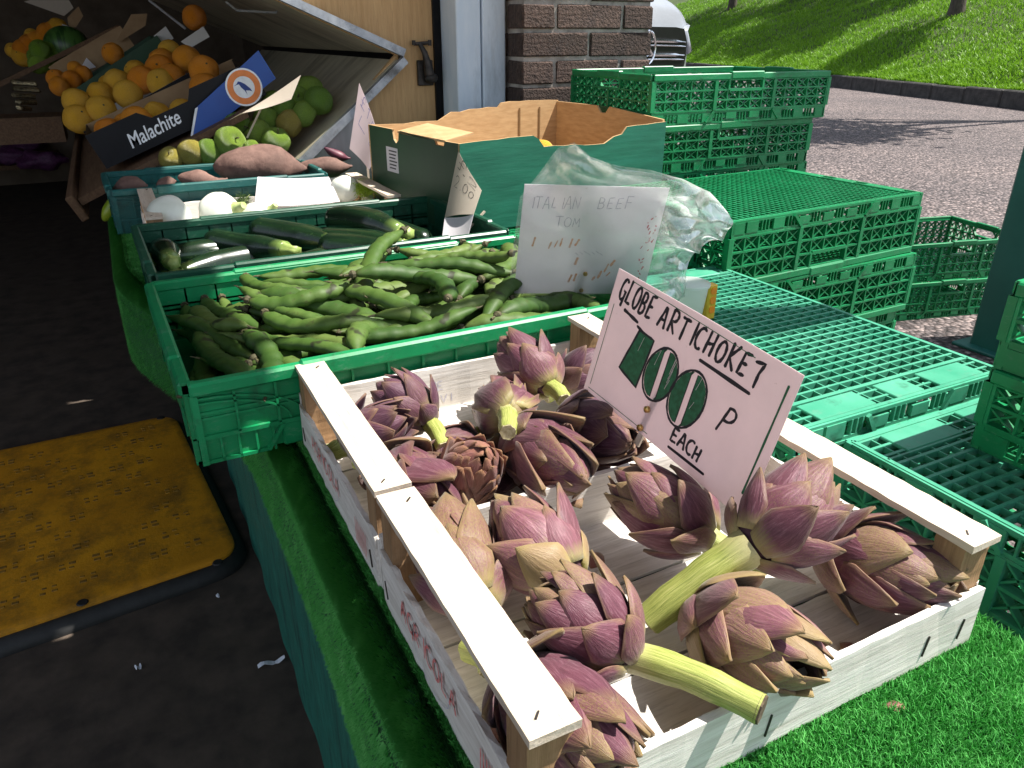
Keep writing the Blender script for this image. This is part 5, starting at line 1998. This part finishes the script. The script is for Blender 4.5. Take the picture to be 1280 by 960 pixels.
fl.add([(.0, .06, .191), (.0, .28, .191), (.075, .27, .205), (.085, .08, .200), (.0, .06, .186), (.0, .28, .186), (.075, .27, .201), (.085, .08, .196)],
       [(0, 3, 2, 1), (4, 5, 6, 7), (0, 1, 5, 4), (1, 2, 6, 5), (2, 3, 7, 6), (3, 0, 4, 7)])
fl.build('folded_flap', KRAFT, bx)
for x in (.46, .53):
    m = MB(); m.box(x, x + .004, DB - .0085, DB - .0063, .01, .21); m.build('fold_crease', simple('crease', (.20, .12, .05), rough=.9), bx)
stk = MB(); stk.box(-.0008, -.0002, DB - .155, DB - .095, .092, .150)
sk_ = stk.build('white_sticker', WHITECARD, bx)
m = MB()
for i in range(6):
    m.box(-.0012, -.0009, DB - .150 + .004 * (i % 3), DB - .110, .140 - i * .008, .143 - i * .008)
tag(m.build('sticker_print', INK, sk_), kind='stuff')

ORANGE = simple('orange_peel', (.70, .22, .012), (.82, .33, .02), rough=.42, scale=18, bump=0, rnd=.25)
def peel(name, c1, c2):
    t = NT(name)
    v = t.coord('Object')
    col = t.ramp(t.math('ADD', t.math('MULTIPLY', t.noise(v, 14, 4), .8), t.math('MULTIPLY', t.rnd(), .35)), [(.35, c1), (.8, c2)])
    t.base(col)
    t.b.inputs['Roughness'].default_value = .40
    ru = t.ramp(t.noise(v, 9, 6, .7), [(.56, (0, 0, 0)), (.70, (1, 1, 1))])
    col = t.mix(t.math('MULTIPLY', ru, .55), col, tuple(x * .45 + .03 for x in c1))
    t.base(col)
    vo = t.n('ShaderNodeTexVoronoi'); vo.inputs['Scale'].default_value = 260
    t.l(v, vo.inputs['Vector'])
    t.bump(vo.outputs['Distance'], .5, .02)
    return t.m
ORANGE = peel('orange_peel', (.68, .20, .01), (.80, .31, .02))
YELLOWO = peel('yellow_orange_peel', (.72, .36, .02), (.80, .46, .05))
LIME = peel('lime_peel', (.10, .22, .015), (.22, .36, .04))
APPLE = peel('apple_skin', (.07, .16, .012), (.19, .28, .035))
APPLEB = peel('bruised_apple_skin', (.20, .15, .03), (.34, .30, .05))
FM = {}


def fruit(name, p, r, mat, label, cat, group, k=0):
    key = (name, mat.name, k % 3)
    if key not in FM:
        random.seed(k)
        m = MB()
        m.ball((0, 0, 0), 1, 20, 14, (1, 1, .93), .06)
        if name == 'cooking_apple':
            m.v = [(x, y, z - .35 * math.exp(-(x * x + y * y) * 9) * (1 if z > 0 else -.6)) for x, y, z in m.v]
        me = m.mesh(name, mat, smooth='all')
        d = MB()
        if name == 'cooking_apple':
            d.tube([(0, 0, .50), (.03, 0, .75), (.09, .02, .98)], [.05, .04, .055], 6)
        else:
            d.tube([(0, 0, .88), (0, 0, .945)], [.10, .06], 8)
        FM[key] = (me, d.mesh('stalk', PODTIP, smooth=True))
    me, d = FM[key]
    o = inst(name, me)
    o.location = p
    random.seed(int(p.x * 9973) + k)
    o.rotation_euler = (random.uniform(-1.2, 1.2), random.uniform(-1.2, 1.2), random.uniform(0, 6))
    o.scale = (r, r, r)
    inst('stalk', d, o)
    tag(o, label, cat, group)
    return o


fruit('orange', atY(676, 192, 1.76), .036, YELLOWO, 'single yellow orange left in the green cardboard box', 'orange', None)

# ================================================================== FRUIT RACK AND SLOPING SHELF
Y0, Y1 = 2.30, 4.5
rk = empty('fruit_rack', W(.5, 2.3, -1.04), label='stained metal fruit rack with sloping bed and overhanging back panel', cat='display rack')
O = W(.5, 2.3, -1.04)


def slab(name, x0, z0, x1, z1, ya, yb, th_, mat, parent=rk):
    d = Vector((x1 - x0, 0, z1 - z0)).normalized()
    nrm = Vector((-d.z, 0, d.x))
    pts = []
    m = MB()
    vs = []
    for y in (ya, yb):
        for (x, z) in ((x0, z0), (x1, z1)):
            for s in (0, -th_):
                vs.append(W(x, y, z) + nrm * s - O)
    m.add(vs, [(0, 2, 3, 1), (4, 5, 7, 6), (0, 4, 6, 2), (1, 3, 7, 5), (0, 1, 5, 4), (2, 6, 7, 3)])
    return m.build(name, mat, parent, fix=True)


slab('rack_bed', .10, -.635, .800, -.063, Y0 + .02, Y1, .006, STAINLESS)
slab('back_panel', .800, -.040, .12, .246, Y0 + .02, Y1, -.006, STAINLESS)
slab('gap_strip', .812, -.066, .812, -.036, Y0 + .02, Y1, .003, BLACKP)
slab('bed_edge', .10, -.635, .812, -.054, Y0 - .004, Y0 + .019, .022, ALU)
slab('panel_edge', .812, -.054, .12, .2373, Y0 - .006, Y0 + .018, .022, ALU)
m = MB(); m.prism([(.14, -.64), (.70, -.17), (.70, -1.03), (.14, -1.03)], .004, Matrix.Translation(W(0, Y0 + .012, 0) - O)); m.build('end_panel', GALV, rk, fix=True)
for y in (2.9, 3.5, 4.1):
    slab('panel_seam', .79, -.033, .14, .240, y, y + .006, .004, ALU)

SH0 = Vector((-.115, 0, -.400)); SHA = R(24)
shf = empty('sloping_shelf', W(-.115, 2.40, -1.04), label='sloping weathered wooden shelf carrying the fruit boxes along the aisle', cat='shelf')
m = MB(); M_ = Matrix.Translation((0, 0, .635)) @ Matrix.Rotation(-SHA, 4, 'Y')
m.box(0, .52, 0, 2.2, -.02, 0, M_); m.build('shelf_board', GREYW, shf)
for k in range(1):
    m = MB(); m.bbox(-.025 - .024 * k, -.003 - .024 * k, -.02, 2.25, -.055 + .012 * k, .018 - .014 * k, .003, M_); m.build('front_lip', GREYW, shf)
for y in (.3, 1.1, 2.1):
    m = MB(); m.box(.12, .16, y, y + .04, 0, .665); m.build('leg', GREYW, shf)
    m = MB(); m.box(.40, .44, y, y + .04, 0, .79); m.build('leg', GREYW, shf)

BLACKC = simple('black_printed_board', (.0035, .004, .007), (.008, .0085, .012), rough=.5, scale=8, bump=.15, spec=.25)
BLUEC = simple('blue_printed_board', (.010, .060, .300), (.016, .085, .380), rough=.4, scale=6, bump=.1)
WHITEP = simple('white_print', (.75, .77, .80), rough=.6, bump=0)
ORANGEP = simple('orange_print', (.72, .22, .06), rough=.6, bump=0)
BLUEP = simple('deep_blue_print', (.02, .05, .22), rough=.6, bump=0)
WHITEC = simple('white_lined_board', (.55, .54, .52), (.66, .65, .62), rough=.7, scale=8)
BROWNC = simple('brown_board', (.26, .16, .08), (.36, .24, .13), rough=.85, scale=10)


def sloped_box(name, label, pL, pR, Yn, Yf, H, outer, inner, notch=True, L=None):
    a, b = atY(*pL, Yn), atY(*pR, Yn)
    d = (b - a).normalized()
    L = L or (b - a).length
    ang = math.atan2(d.z, d.x)
    org = a - Vector((-math.sin(ang), 0, math.cos(ang))) * H
    t = empty(name, org, (0, -ang, 0), label, 'fruit box', 'fruit boxes on the sloping shelf')
    D = Yf - Yn
    pn = [(0, 0), (L, 0), (L, H), (L * .62, H), (L * .58, H * .72), (L * .36, H * .72), (L * .30, H), (0, H)] if notch else [(0, 0), (L, 0), (L, H), (0, H)]
    for nm, y, o_, i_ in (('near_side', 0, outer, inner), ('far_side', D - .004, inner, outer)):
        m = MB(); m.prism(pn if nm == 'near_side' else [(0, 0), (L, 0), (L, H), (0, H)], .002, Matrix.Translation((0, y, 0)))
        q = m.build(nm, o_, t, fix=True)
        m = MB(); m.prism(pn if nm == 'near_side' else [(0, 0), (L, 0), (L, H), (0, H)], .002, Matrix.Translation((0, y + .0022, 0)))
        m.build('inner_face', i_ if nm == 'near_side' else outer, q, fix=True)
    for nm, x in (('left_end', 0), ('right_end', L - .004)):
        m = MB(); m.box(x, x + .004, .0045, D - .0045, 0, H * .98); m.build(nm, outer, t)
    m = MB(); m.box(.004, L - .004, .0045, D - .0045, .001, .005); m.build('bottom', inner, t)
    return t, L, D, ang, org


def text_obj(body, size, shear, mat, parent, M, name='lettering', ext=.0003):
    cu = bpy.data.curves.new('text', 'FONT')
    cu.body, cu.size, cu.shear, cu.extrude, cu.offset = body, size, shear, ext, size * .012
    tmp = bpy.data.objects.new('text', cu)
    C.objects.link(tmp)
    dg = bpy.context.evaluated_depsgraph_get()
    me = bpy.data.meshes.new_from_object(tmp.evaluated_get(dg))
    me.materials.clear()
    me.materials.append(mat)
    bpy.data.objects.remove(tmp)
    return tag(inst(name, me, parent, M), kind='stuff')


mb, ML, MD, ma, mo = sloped_box('fruit_box', 'black fruit box lettered Malachite with a blue panel, holding oranges', (106, 170), (232, 113), 2.47, 2.80, .098, BLACKC, BROWNC, True, .50)
text_obj('Malachite', .052, .28, WHITEP, mb, Matrix.Translation((.088, -.0014, .020)) @ Matrix.Rotation(R(90), 4, 'X') @ Matrix.Rotation(R(3), 4, 'Z') @ Matrix.Diagonal((.80, 1.05, 1, 1)))
bp_ = [atY(*p, 2.455) for p in ((238, 181), (245, 135), (323, 63), (345, 98))]
inv = (Matrix.Translation(mo) @ Matrix.Rotation(-ma, 4, 'Y')).inverted()
bl = [inv @ p for p in bp_]
m = MB(); m.prism([(p.x, p.z) for p in bl], .005, Matrix.Translation((0, bl[0].y, 0)))
blue = m.build('blue_panel', BLUEC, mb, fix=True)
m = MB(); d_ = (bl[1] - bl[0])
m.prism([(bl[0].x - .004, bl[0].z), (bl[0].x + .006, bl[0].z + .004), (bl[1].x + .006, bl[1].z), (bl[1].x - .003, bl[1].z)], .0008, Matrix.Translation((0, bl[0].y - .0011, 0)))
m.build('white_edge', WHITEP, blue, fix=True)
lc = inv @ atY(305, 109, 2.455)


def disc(rad0, rad1, yo, mat, nm):
    m = MB()
    n = 36
    vs = []
    for i in range(n):
        a = 2 * PI * i / n
        vs += [(lc.x + rad1 * math.cos(a), lc.y - yo, lc.z + rad1 * math.sin(a)), (lc.x + rad0 * math.cos(a), lc.y - yo, lc.z + rad0 * math.sin(a))]
    m.add(vs, [(2 * i, 2 * i + 1, (2 * i + 3) % (2 * n), (2 * i + 2) % (2 * n)) for i in range(n)])
    return m.build(nm, mat, blue, fix=True)


disc(.0005, .052, .0006, WHITEP, 'logo_disc')
disc(.030, .047, .0010, ORANGEP, 'logo_ring')
m = MB()
def bp2(pts): m.prism([(lc.x + x * .026, lc.z + z * .026) for x, z in pts], .0004, Matrix.Translation((0, lc.y - .0015, 0)))
bp2([(-.55, .62), (-.30, .78), (-.05, .62), (.25, .25), (.55, -.35), (.62, -.75), (.42, -.55), (.15, -.42), (-.12, -.30), (-.30, .10), (-.35, .45)])
bp2([(-.50, .60), (-.95, .52), (-.45, .50)])
bp2([(-.10, -.30), (-.05, -.85), (.02, -.32)])
tag(m.build('bird_emblem', BLUEP, blue, fix=True), kind='stuff')

G_OR = 'oranges in the black lettered box'
for i, (px, py, Y, r, mt, lab) in enumerate(((137, 166, 2.60, .042, ORANGE, 'orange in the left corner of the black lettered box'), (158, 158, 2.64, .040, ORANGE, 'second orange from the left in the black lettered box'),
        (172, 153, 2.56, .046, ORANGE, 'large orange above the lettering of the black box'), (196, 146, 2.64, .044, YELLOWO, 'yellow orange low in the middle of the black lettered box'),
        (229, 140, 2.62, .040, YELLOWO, 'yellow orange beside the blue panel'), (258, 112, 2.60, .048, ORANGE, 'bright orange leaning on the top of the blue panel'), (255, 88, 2.70, .046, ORANGE, 'bright orange just behind the one at the blue panel'))):
    fruit('orange', atY(px, py, Y), r, mt, lab, 'orange', G_OR, i)

lb_, LL, LD, la, lo_ = sloped_box('fruit_box', 'long black sided fruit box with a white rim full of yellow oranges', (104, 165), (241, 88), 2.86, 3.26, .085, BLACKC, WHITEC, False)
G_YO = 'yellow oranges in the white rimmed box'
YO = [(96, 128, 3.02, 'first at the left end, upper row'), (98, 149, 2.93, 'at the front left corner'), (126, 120, 3.05, 'second of the upper row'), (127, 138, 2.93, 'second along the front'), (148, 104, 3.08, 'third of the upper row'),
      (160, 118, 2.95, 'third along the front'), (178, 100, 2.97, 'with a reddish skin in the middle'), (200, 86, 3.02, 'large and bright past the middle'), (204, 78, 3.12, 'on top past the middle'), (170, 90, 3.16, 'at the white rim in the middle'),
      (202, 104, 2.93, 'low along the front right of the middle'), (234, 74, 3.02, 'largest at the right end'), (215, 97, 2.95, 'low at the right end'), (138, 108, 3.18, 'small one by the white rim at the left'), (212, 64, 3.2, 'at the rim near the torn white card')]
for i, (px, py, Y, w_) in enumerate(YO):
    fruit('yellow_orange', atY(px, py, Y), .047 if i not in (9, 13, 14) else .040, ORANGE if i in (6, 7, 8, 11, 12) else YELLOWO, f'yellow orange {w_} of the white rimmed box', 'orange', G_YO, i)
# torn white cards at the right end of the boxes
for (pp, Y, lab) in (([(226, 52), (254, 33), (262, 46), (238, 60)], 3.1, 'torn white card sticking up at the right end of the white rimmed box'), ([(192, 45), (207, 33), (217, 48), (204, 58)], 3.45, 'white box flap standing up behind the yellow oranges')):
    m = MB(); pts = [atY(*p, Y) for p in pp]; c_ = pts[0].copy()
    m.prism([(p.x - c_.x, p.z - c_.z) for p in pts], .004)
    o = m.build('torn_card', WHITEC, fix=True); o.location = c_
    tag(o, lab, 'card')

gb, *_ = sloped_box('fruit_box', 'dark green fruit box with a few clementines at its low end', (92, 112), (196, 44), 3.40, 3.80, .10, CDARK, CDARK, False)
G_CL = 'clementines in the dark green box'
for i, (px, py, Y, r, lab) in enumerate(((70, 98, 3.62, .036, 'clementine at the top left of the dark green box'), (74, 108, 3.50, .036, 'clementine at the front left of the dark green box'), (90, 100, 3.55, .036, 'clementine next to the pair at the left of the dark green box'),
                                         (104, 93, 3.58, .034, 'clementine right of the others at the low end of the dark green box'), (141, 67, 3.60, .042, 'lone orange half way up the dark green box'), (94, 86, 3.70, .030, 'clementine tucked behind the small white ticket'))):
    fruit('clementine', atY(px, py, Y), r, ORANGE, lab, 'clementine', G_CL, i)
br, *_ = sloped_box('fruit_box', 'brown wooden looking box behind the dark green box', (60, 84), (150, 32), 3.86, 4.30, .09, BROWNC, BROWNC, False)
m = MB(); pts = [atY(*p, 3.84) for p in ((108, 72), (120, 84), (98, 90))]; c_ = pts[0].copy()
m.prism([(p.x - c_.x, p.z - c_.z) for p in pts], .003); o = m.build('paper_ticket', WHITECARD, fix=True); o.location = c_
tag(o, 'small white paper ticket stuck in the dark green box', 'ticket')
G_LI = 'limes beyond the fruit boxes'
for i, (px, py) in enumerate(((48, 80), (56, 70), (64, 63), (50, 62), (60, 76), (78, 72), (92, 68), (42, 70))):
    fruit('lime', atY(px, py, 4.35 + .03 * (i % 3)), .045 if i < 5 else .030, LIME, ['lime at the bottom of the far lime pile', 'lime in the middle of the far lime pile', 'lime beside the watermelon', 'lime at the top left of the far lime pile', 'lime low beside the brown box', 'pale small lime near the brown box', 'small lime on the rim of the brown box', 'lime at the left edge of the far pile'][i], 'lime', G_LI, i)
m = MB(); m.ball((0, 0, 0), .10, 24, 16, (1, .9, .9)); o = m.build('watermelon', simple('watermelon_skin', (.015, .055, .012), (.06, .15, .03), rough=.35, scale=9, stretch=(6, 1, 1), lo=.45, hi=.55), smooth='all')
o.location = atY(84, 58, 4.45); tag(o, 'striped green watermelon beside the far limes', 'watermelon')
G_FC = 'oranges at the far end of the stall'
FCS = [(30, 62, 'left'), (38, 56, 'second from the left'), (47, 52, 'third from the left'), (55, 50, 'middle'), (60, 42, 'upper middle'), (66, 40, 'second from the right'), (72, 36, 'right'), (28, 70, 'lower left')]
for i, (px, py, w_) in enumerate(FCS):
    fruit('orange', atY(px, py, 4.7), .050, ORANGE if i < 6 else YELLOWO, f'far orange, the {w_} one of the row beyond the limes', 'orange', G_FC, i)
for i, (px, py, w_) in enumerate(((16, 63, 'lower left'), (40, 45, 'upper'), (75, 36, 'right'))):
    fruit('lemon', atY(px, py, 4.75), .036, YELLOWO, f'pale lemon at the {w_} end of the far oranges', 'lemon', 'lemons among the far oranges', i)
m = MB(); M_ = Matrix.Rotation(-R(24), 4, 'Y'); m.box(-.1, .5, 0, .6, -.02, 0, M_)
o = m.build('far_shelf', GREYW); o.location = atY(20, 92, 4.3); tag(o, 'sloping wooden shelf under the far limes and oranges', 'shelf')
for (pp, Y, mat, lab, nm) in (([(38, 0), (86, 0), (92, 10), (80, 20), (30, 2)], 4.9, BEIGECARD, 'pale board slanting down at the top left over the far oranges', 'pale_board'),
                              ([(84, 22), (98, 8), (104, 20), (95, 34), (86, 34)], 4.7, BROWNC, 'brown cardboard flap beside the blue grey cloth', 'cardboard_flap'),
                              ([(66, 52), (78, 30), (90, 34), (98, 48), (84, 50)], 4.6, GALV, 'grey sheet standing between the far oranges and the watermelon', 'grey_sheet'),
                              ([(146, 50), (164, 18), (184, 17), (182, 32), (150, 52)], 3.84, BROWNC, 'brown cardboard flap at the upper end of the dark green box', 'cardboard_flap')):
    m = MB(); pts = [atY(*p, Y) for p in pp]; c_ = pts[0].copy()
    m.prism([(p.x - c_.x, p.z - c_.z) for p in pts], .01); o = m.build(nm, mat, fix=True); o.location = c_
    tag(o, lab, 'board')
m = MB()
for (a, b) in (((-.03, 2.5, 0), (0, 2.5, 0)),):
    pass
a_, b_ = atY(186, 0, 2.9), atY(232, 36, 2.9)
m = MB(); m.tube([(0, 0, 0), b_ - a_], .004, 8); o = m.build('thin_rod', ALU, smooth=True); o.location = a_; tag(o, 'thin pale rod slanting down in front of the metal back panel', 'rod')
m = MB(); pts = [atY(*p, 2.6) for p in ((282, 2), (296, 13), (345, 16), (352, 0))]
m.tube([p - pts[0] for p in pts], .0035, 6); o = m.build('wire_holder', ALU, smooth=True); o.location = pts[0]; tag(o, 'bent white wire ticket holder at the top of the metal rack', 'wire holder')
fruit('orange', atY(243, 22, 3.3), .045, ORANGE, 'single orange high at the dark end of the metal rack', 'orange', None, 2)  # solid fruit added in place of a reflection in the back panel

# green apples heaped on the rack bed
G_AP = 'green apples on the metal rack'
AP = [(288, 178, 2.36, .046, 0, 'large dark green apple nearest the blue panel'), (262, 191, 2.37, .040, 0, 'yellow green apple at the crate rim below the blue panel'), (240, 191, 2.38, .040, 1, 'brownish apple at the rim below the lettering'), (214, 198, 2.39, .034, 1, 'small yellowish apple at the left below the lettering'),
      (296, 158, 2.46, .042, 0, 'apple under the left end of the cream card'), (322, 168, 2.42, .044, 0, 'apple just right of the card stick'), (345, 176, 2.37, .042, 0, 'apple in the front middle of the apple heap'), (334, 150, 2.46, .042, 0, 'apple behind the card stick'),
      (343, 130, 2.50, .040, 0, 'apple below the middle of the cream card'), (362, 154, 2.42, .042, 1, 'bruised brown apple in the middle of the heap'), (357, 138, 2.46, .040, 0, 'apple above the bruised one'), (380, 142, 2.42, .040, 0, 'apple right of the bruised one near the metal edge'),
      (372, 124, 2.48, .042, 0, 'apple below the right end of the cream card'), (398, 126, 2.42, .044, 0, 'apple at the upper right end beside the metal edge'), (386, 112, 2.50, .044, 0, 'topmost apple of the heap'), (316, 188, 2.37, .034, 0, 'small apple between the two front ones')]
for i, (px, py, Y, r, b_, lab) in enumerate(AP):
    fruit('cooking_apple', atY(px, py, Y), r, APPLEB if b_ else APPLE, lab, 'apple', G_AP, i)

# ================================================================== ON THE SHOP FLOOR
PLATEY = NT('yellow_plate')
v = PLATEY.coord('Object')
col = PLATEY.ramp(PLATEY.noise(v, 5, 6, .65), [(.30, (.50, .21, .008)), (.62, (.76, .34, .012))])
d1 = PLATEY.ramp(PLATEY.noise(v, 9, 7, .75), [(.47, (0, 0, 0)), (.68, (1, 1, 1))])
col = PLATEY.mix(PLATEY.math('MULTIPLY', d1, .75), col, (.09, .055, .015))
PLATEY.base(col); PLATEY.b.inputs['Roughness'].default_value = .55
PLATEY.bump(PLATEY.noise(v, 120, 4), .4, .002)
RUB = simple('black_rubber', (.010, .010, .010), (.02, .02, .02), rough=.6, scale=40)
pz = -.998
FR_, FL_, BR_, BL_ = at(300, 690, pz), at(0, 792, pz), at(218, 517, pz), at(0, 562, pz)
FL_ = FR_ + (FL_ - FR_) * 1.9; BL_ = BR_ + (BL_ - BR_) * 2.1
c0 = FR_.copy()
yp = empty('yellow_trench_cover', (c0.x, c0.y, 0), label='worn yellow trench cover with a black rubber rim lying on the shop floor', cat='trench cover')


def rounded(pts, r, grow=0.0):
    out = []
    n_ = len(pts)
    cc = sum((Vector(p) for p in pts), Vector((0, 0))) / n_
    for i in range(n_):
        p, a, b = Vector(pts[i]), Vector(pts[i - 1]), Vector(pts[(i + 1) % n_])
        da, db = (a - p).normalized(), (b - p).normalized()
        p = p - (da + db) * grow
        s, e = p + da * (r + grow), p + db * (r + grow)
        for k in range(8):
            t = k / 7
            out.append((s * (1 - t) ** 2 + p * 2 * t * (1 - t) + e * t * t))
    return out


pts2 = [(q.x - c0.x, q.y - c0.y) for q in (FL_, FR_, BR_, BL_)]


def layered(levels, name, mat, parent):
    m = MB()
    vs, k = [], None
    for (grow, r, z) in levels:
        ring = rounded(pts2, r, grow)
        k = len(ring)
        vs += [(p.x, p.y, z) for p in ring]
    fs = [(i * k + j, i * k + (j + 1) % k, (i + 1) * k + (j + 1) % k, (i + 1) * k + j) for i in range(len(levels) - 1) for j in range(k)]
    fs.append(tuple((len(levels) - 1) * k + j for j in range(k)))
    m.add(vs, fs)
    return m.build(name, mat, parent, smooth=True, fix=True)


layered([(.022, .07, .004), (.022, .07, .014), (.010, .07, .030), (.001, .07, .0335)], 'rubber_rim', RUB, yp)
layered([(.0, .065, .033), (.0, .065, .039), (-.004, .062, .042), (-.02, .055, .0425)], 'plate', PLATEY.m, yp)
for (px, py) in ((272, 703), (103, 753), (201, 522)):
    p = at(px, py, pz + .001) - Vector((c0.x, c0.y, 0)); p.z = .0424
    m = MB(); m.tube([p, p + Vector((0, 0, .0022))], [.011, .009], 16); m.build('bolt', RUB, yp, smooth=True)
# worn tread: groups of little raised bars
random.seed(12)
m = MB(); ex, ey = (Vector(pts2[0]) - Vector(pts2[1])).normalized(), (Vector(pts2[2]) - Vector(pts2[1])).normalized()
for i in range(11):
    for j in range(11):
        o_ = ex * (.07 + .068 * i + (.034 if j % 2 else 0)) + ey * (.08 + .062 * j)
        if random.random() < .25:
            continue
        for q in range(4):
            w_ = random.uniform(.5, 1)
            c_ = o_ + ex * (.020 * (q % 2)) + ey * (.016 * (q // 2)) + Vector((random.uniform(-.002, .002), random.uniform(-.002, .002)))
            m.bbox(c_.x - .0075 * w_, c_.x + .0075 * w_, c_.y - .005 * w_, c_.y + .005 * w_, .042, .0436, .0006)
tag(m.build('worn_tread', simple('worn_tread_paint', (.16, .085, .012), (.38, .19, .015), rough=.7, scale=60), yp), kind='stuff')

LITW = simple('litter_paper', (.60, .63, .70), (.72, .74, .80), rough=.8, scale=60)
def litter(px, py, L_, W_, a, lab, nm='paper_scrap'):
    m = MB()
    n_ = 8
    vs = [(-L_ / 2 + L_ * i / n_, s * W_ / 2 * (1 + .3 * math.sin(i * 2.2)), .004 + .004 * math.sin(i * .9) + .001 * s + h) for h in (0, .0008) for i in range(n_ + 1) for s in (-1, 1)]
    k = (n_ + 1) * 2
    fs = []
    for i in range(n_):
        fs += [(2 * i, 2 * i + 1, 2 * i + 3, 2 * i + 2), (k + 2 * i, k + 2 * i + 2, k + 2 * i + 3, k + 2 * i + 1), (2 * i, 2 * i + 2, k + 2 * i + 2, k + 2 * i), (2 * i + 1, k + 2 * i + 1, k + 2 * i + 3, 2 * i + 3)]
    fs += [(0, k, k + 1, 1), (2 * n_, 2 * n_ + 1, k + 2 * n_ + 1, k + 2 * n_)]
    m.add(vs, fs)
    o = m.build(nm, LITW, fix=True)
    p = at(px, py, -1.04); o.location = (p.x, p.y, .004); o.rotation_euler = (0, 0, a)
    tag(o, lab, 'litter')
litter(340, 832, .048, .007, R(0), 'white folded paper strip lying on the dark floor by the skirt')
litter(174, 838, .010, .007, R(20), 'tiny pale crumb of litter on the dark floor, left of the paper strip')
litter(273, 749, .006, .004, R(60), 'white speck on the floor below the corner of the yellow cover')

# produce on the low shelf at the far left
NETP = simple('purple_net', (.045, .010, .045), (.12, .03, .11), rough=.6, scale=60, bump=.8, bdist=.004)
for i, (px, py, lab) in enumerate(((30, 180, 'purple net bag of onions on the low shelf at the left edge'), (52, 200, 'second purple net bag lying in front of the first'), (6, 196, 'purple net bag cut off by the left picture edge'))):
    m = MB(); m.ball((0, 0, 0), .11, 20, 12, (1.2, .9, .55), .5)
    m.v = [tuple(Vector(p) * (1 + .10 * noise.noise(Vector(p) * 28))) for p in m.v]
    o = m.build('net_bag', NETP, smooth='all'); o.location = at(px, py, -.72); tag(o, lab, 'net bag', 'purple net bags on the low shelf')
q0 = at(30, 200, -.80)
m = MB(); m.box(-.35, .20, -.25, .9, -.03, 0); o = m.build('low_shelf', GREYW); o.location = q0; tag(o, 'low dark wooden shelf in front of the rack at the far left', 'shelf')
FOIL = simple('foil_wrap', (.05, .05, .04), (.60, .50, .30), rough=.2, metal=.8, scale=70, bump=1, bdist=.004)
for i in range(5):
    m = MB(); m.bbox(-.045, .045, -.012, .012, -.008, .010, .005)
    m.v = [tuple(Vector(p) * (1 + .2 * noise.noise(Vector(p) * 60 + Vector((i, 0, 0))))) for p in m.v]
    o = m.build('foil_packet', FOIL); o.location = atY(30 + 3 * (i % 2), 104 + 8 * i, 3.9 - .06 * i); o.rotation_euler = (.2, .1, .3 * i)
    tag(o, ['topmost', 'second', 'third', 'fourth', 'lowest'][i] + ' glinting foil packet in the dark row at the left', 'packet', 'foil packets in the dark')
m = MB(); m.box(-.16, .12, -.12, .12, .10, .20); o = m.build('packet_tray', GREYW); o.location = atY(30, 122, 3.85) - Vector((0, -.02, .27)); tag(o, 'dark tray under the glinting packets at the left', 'tray')
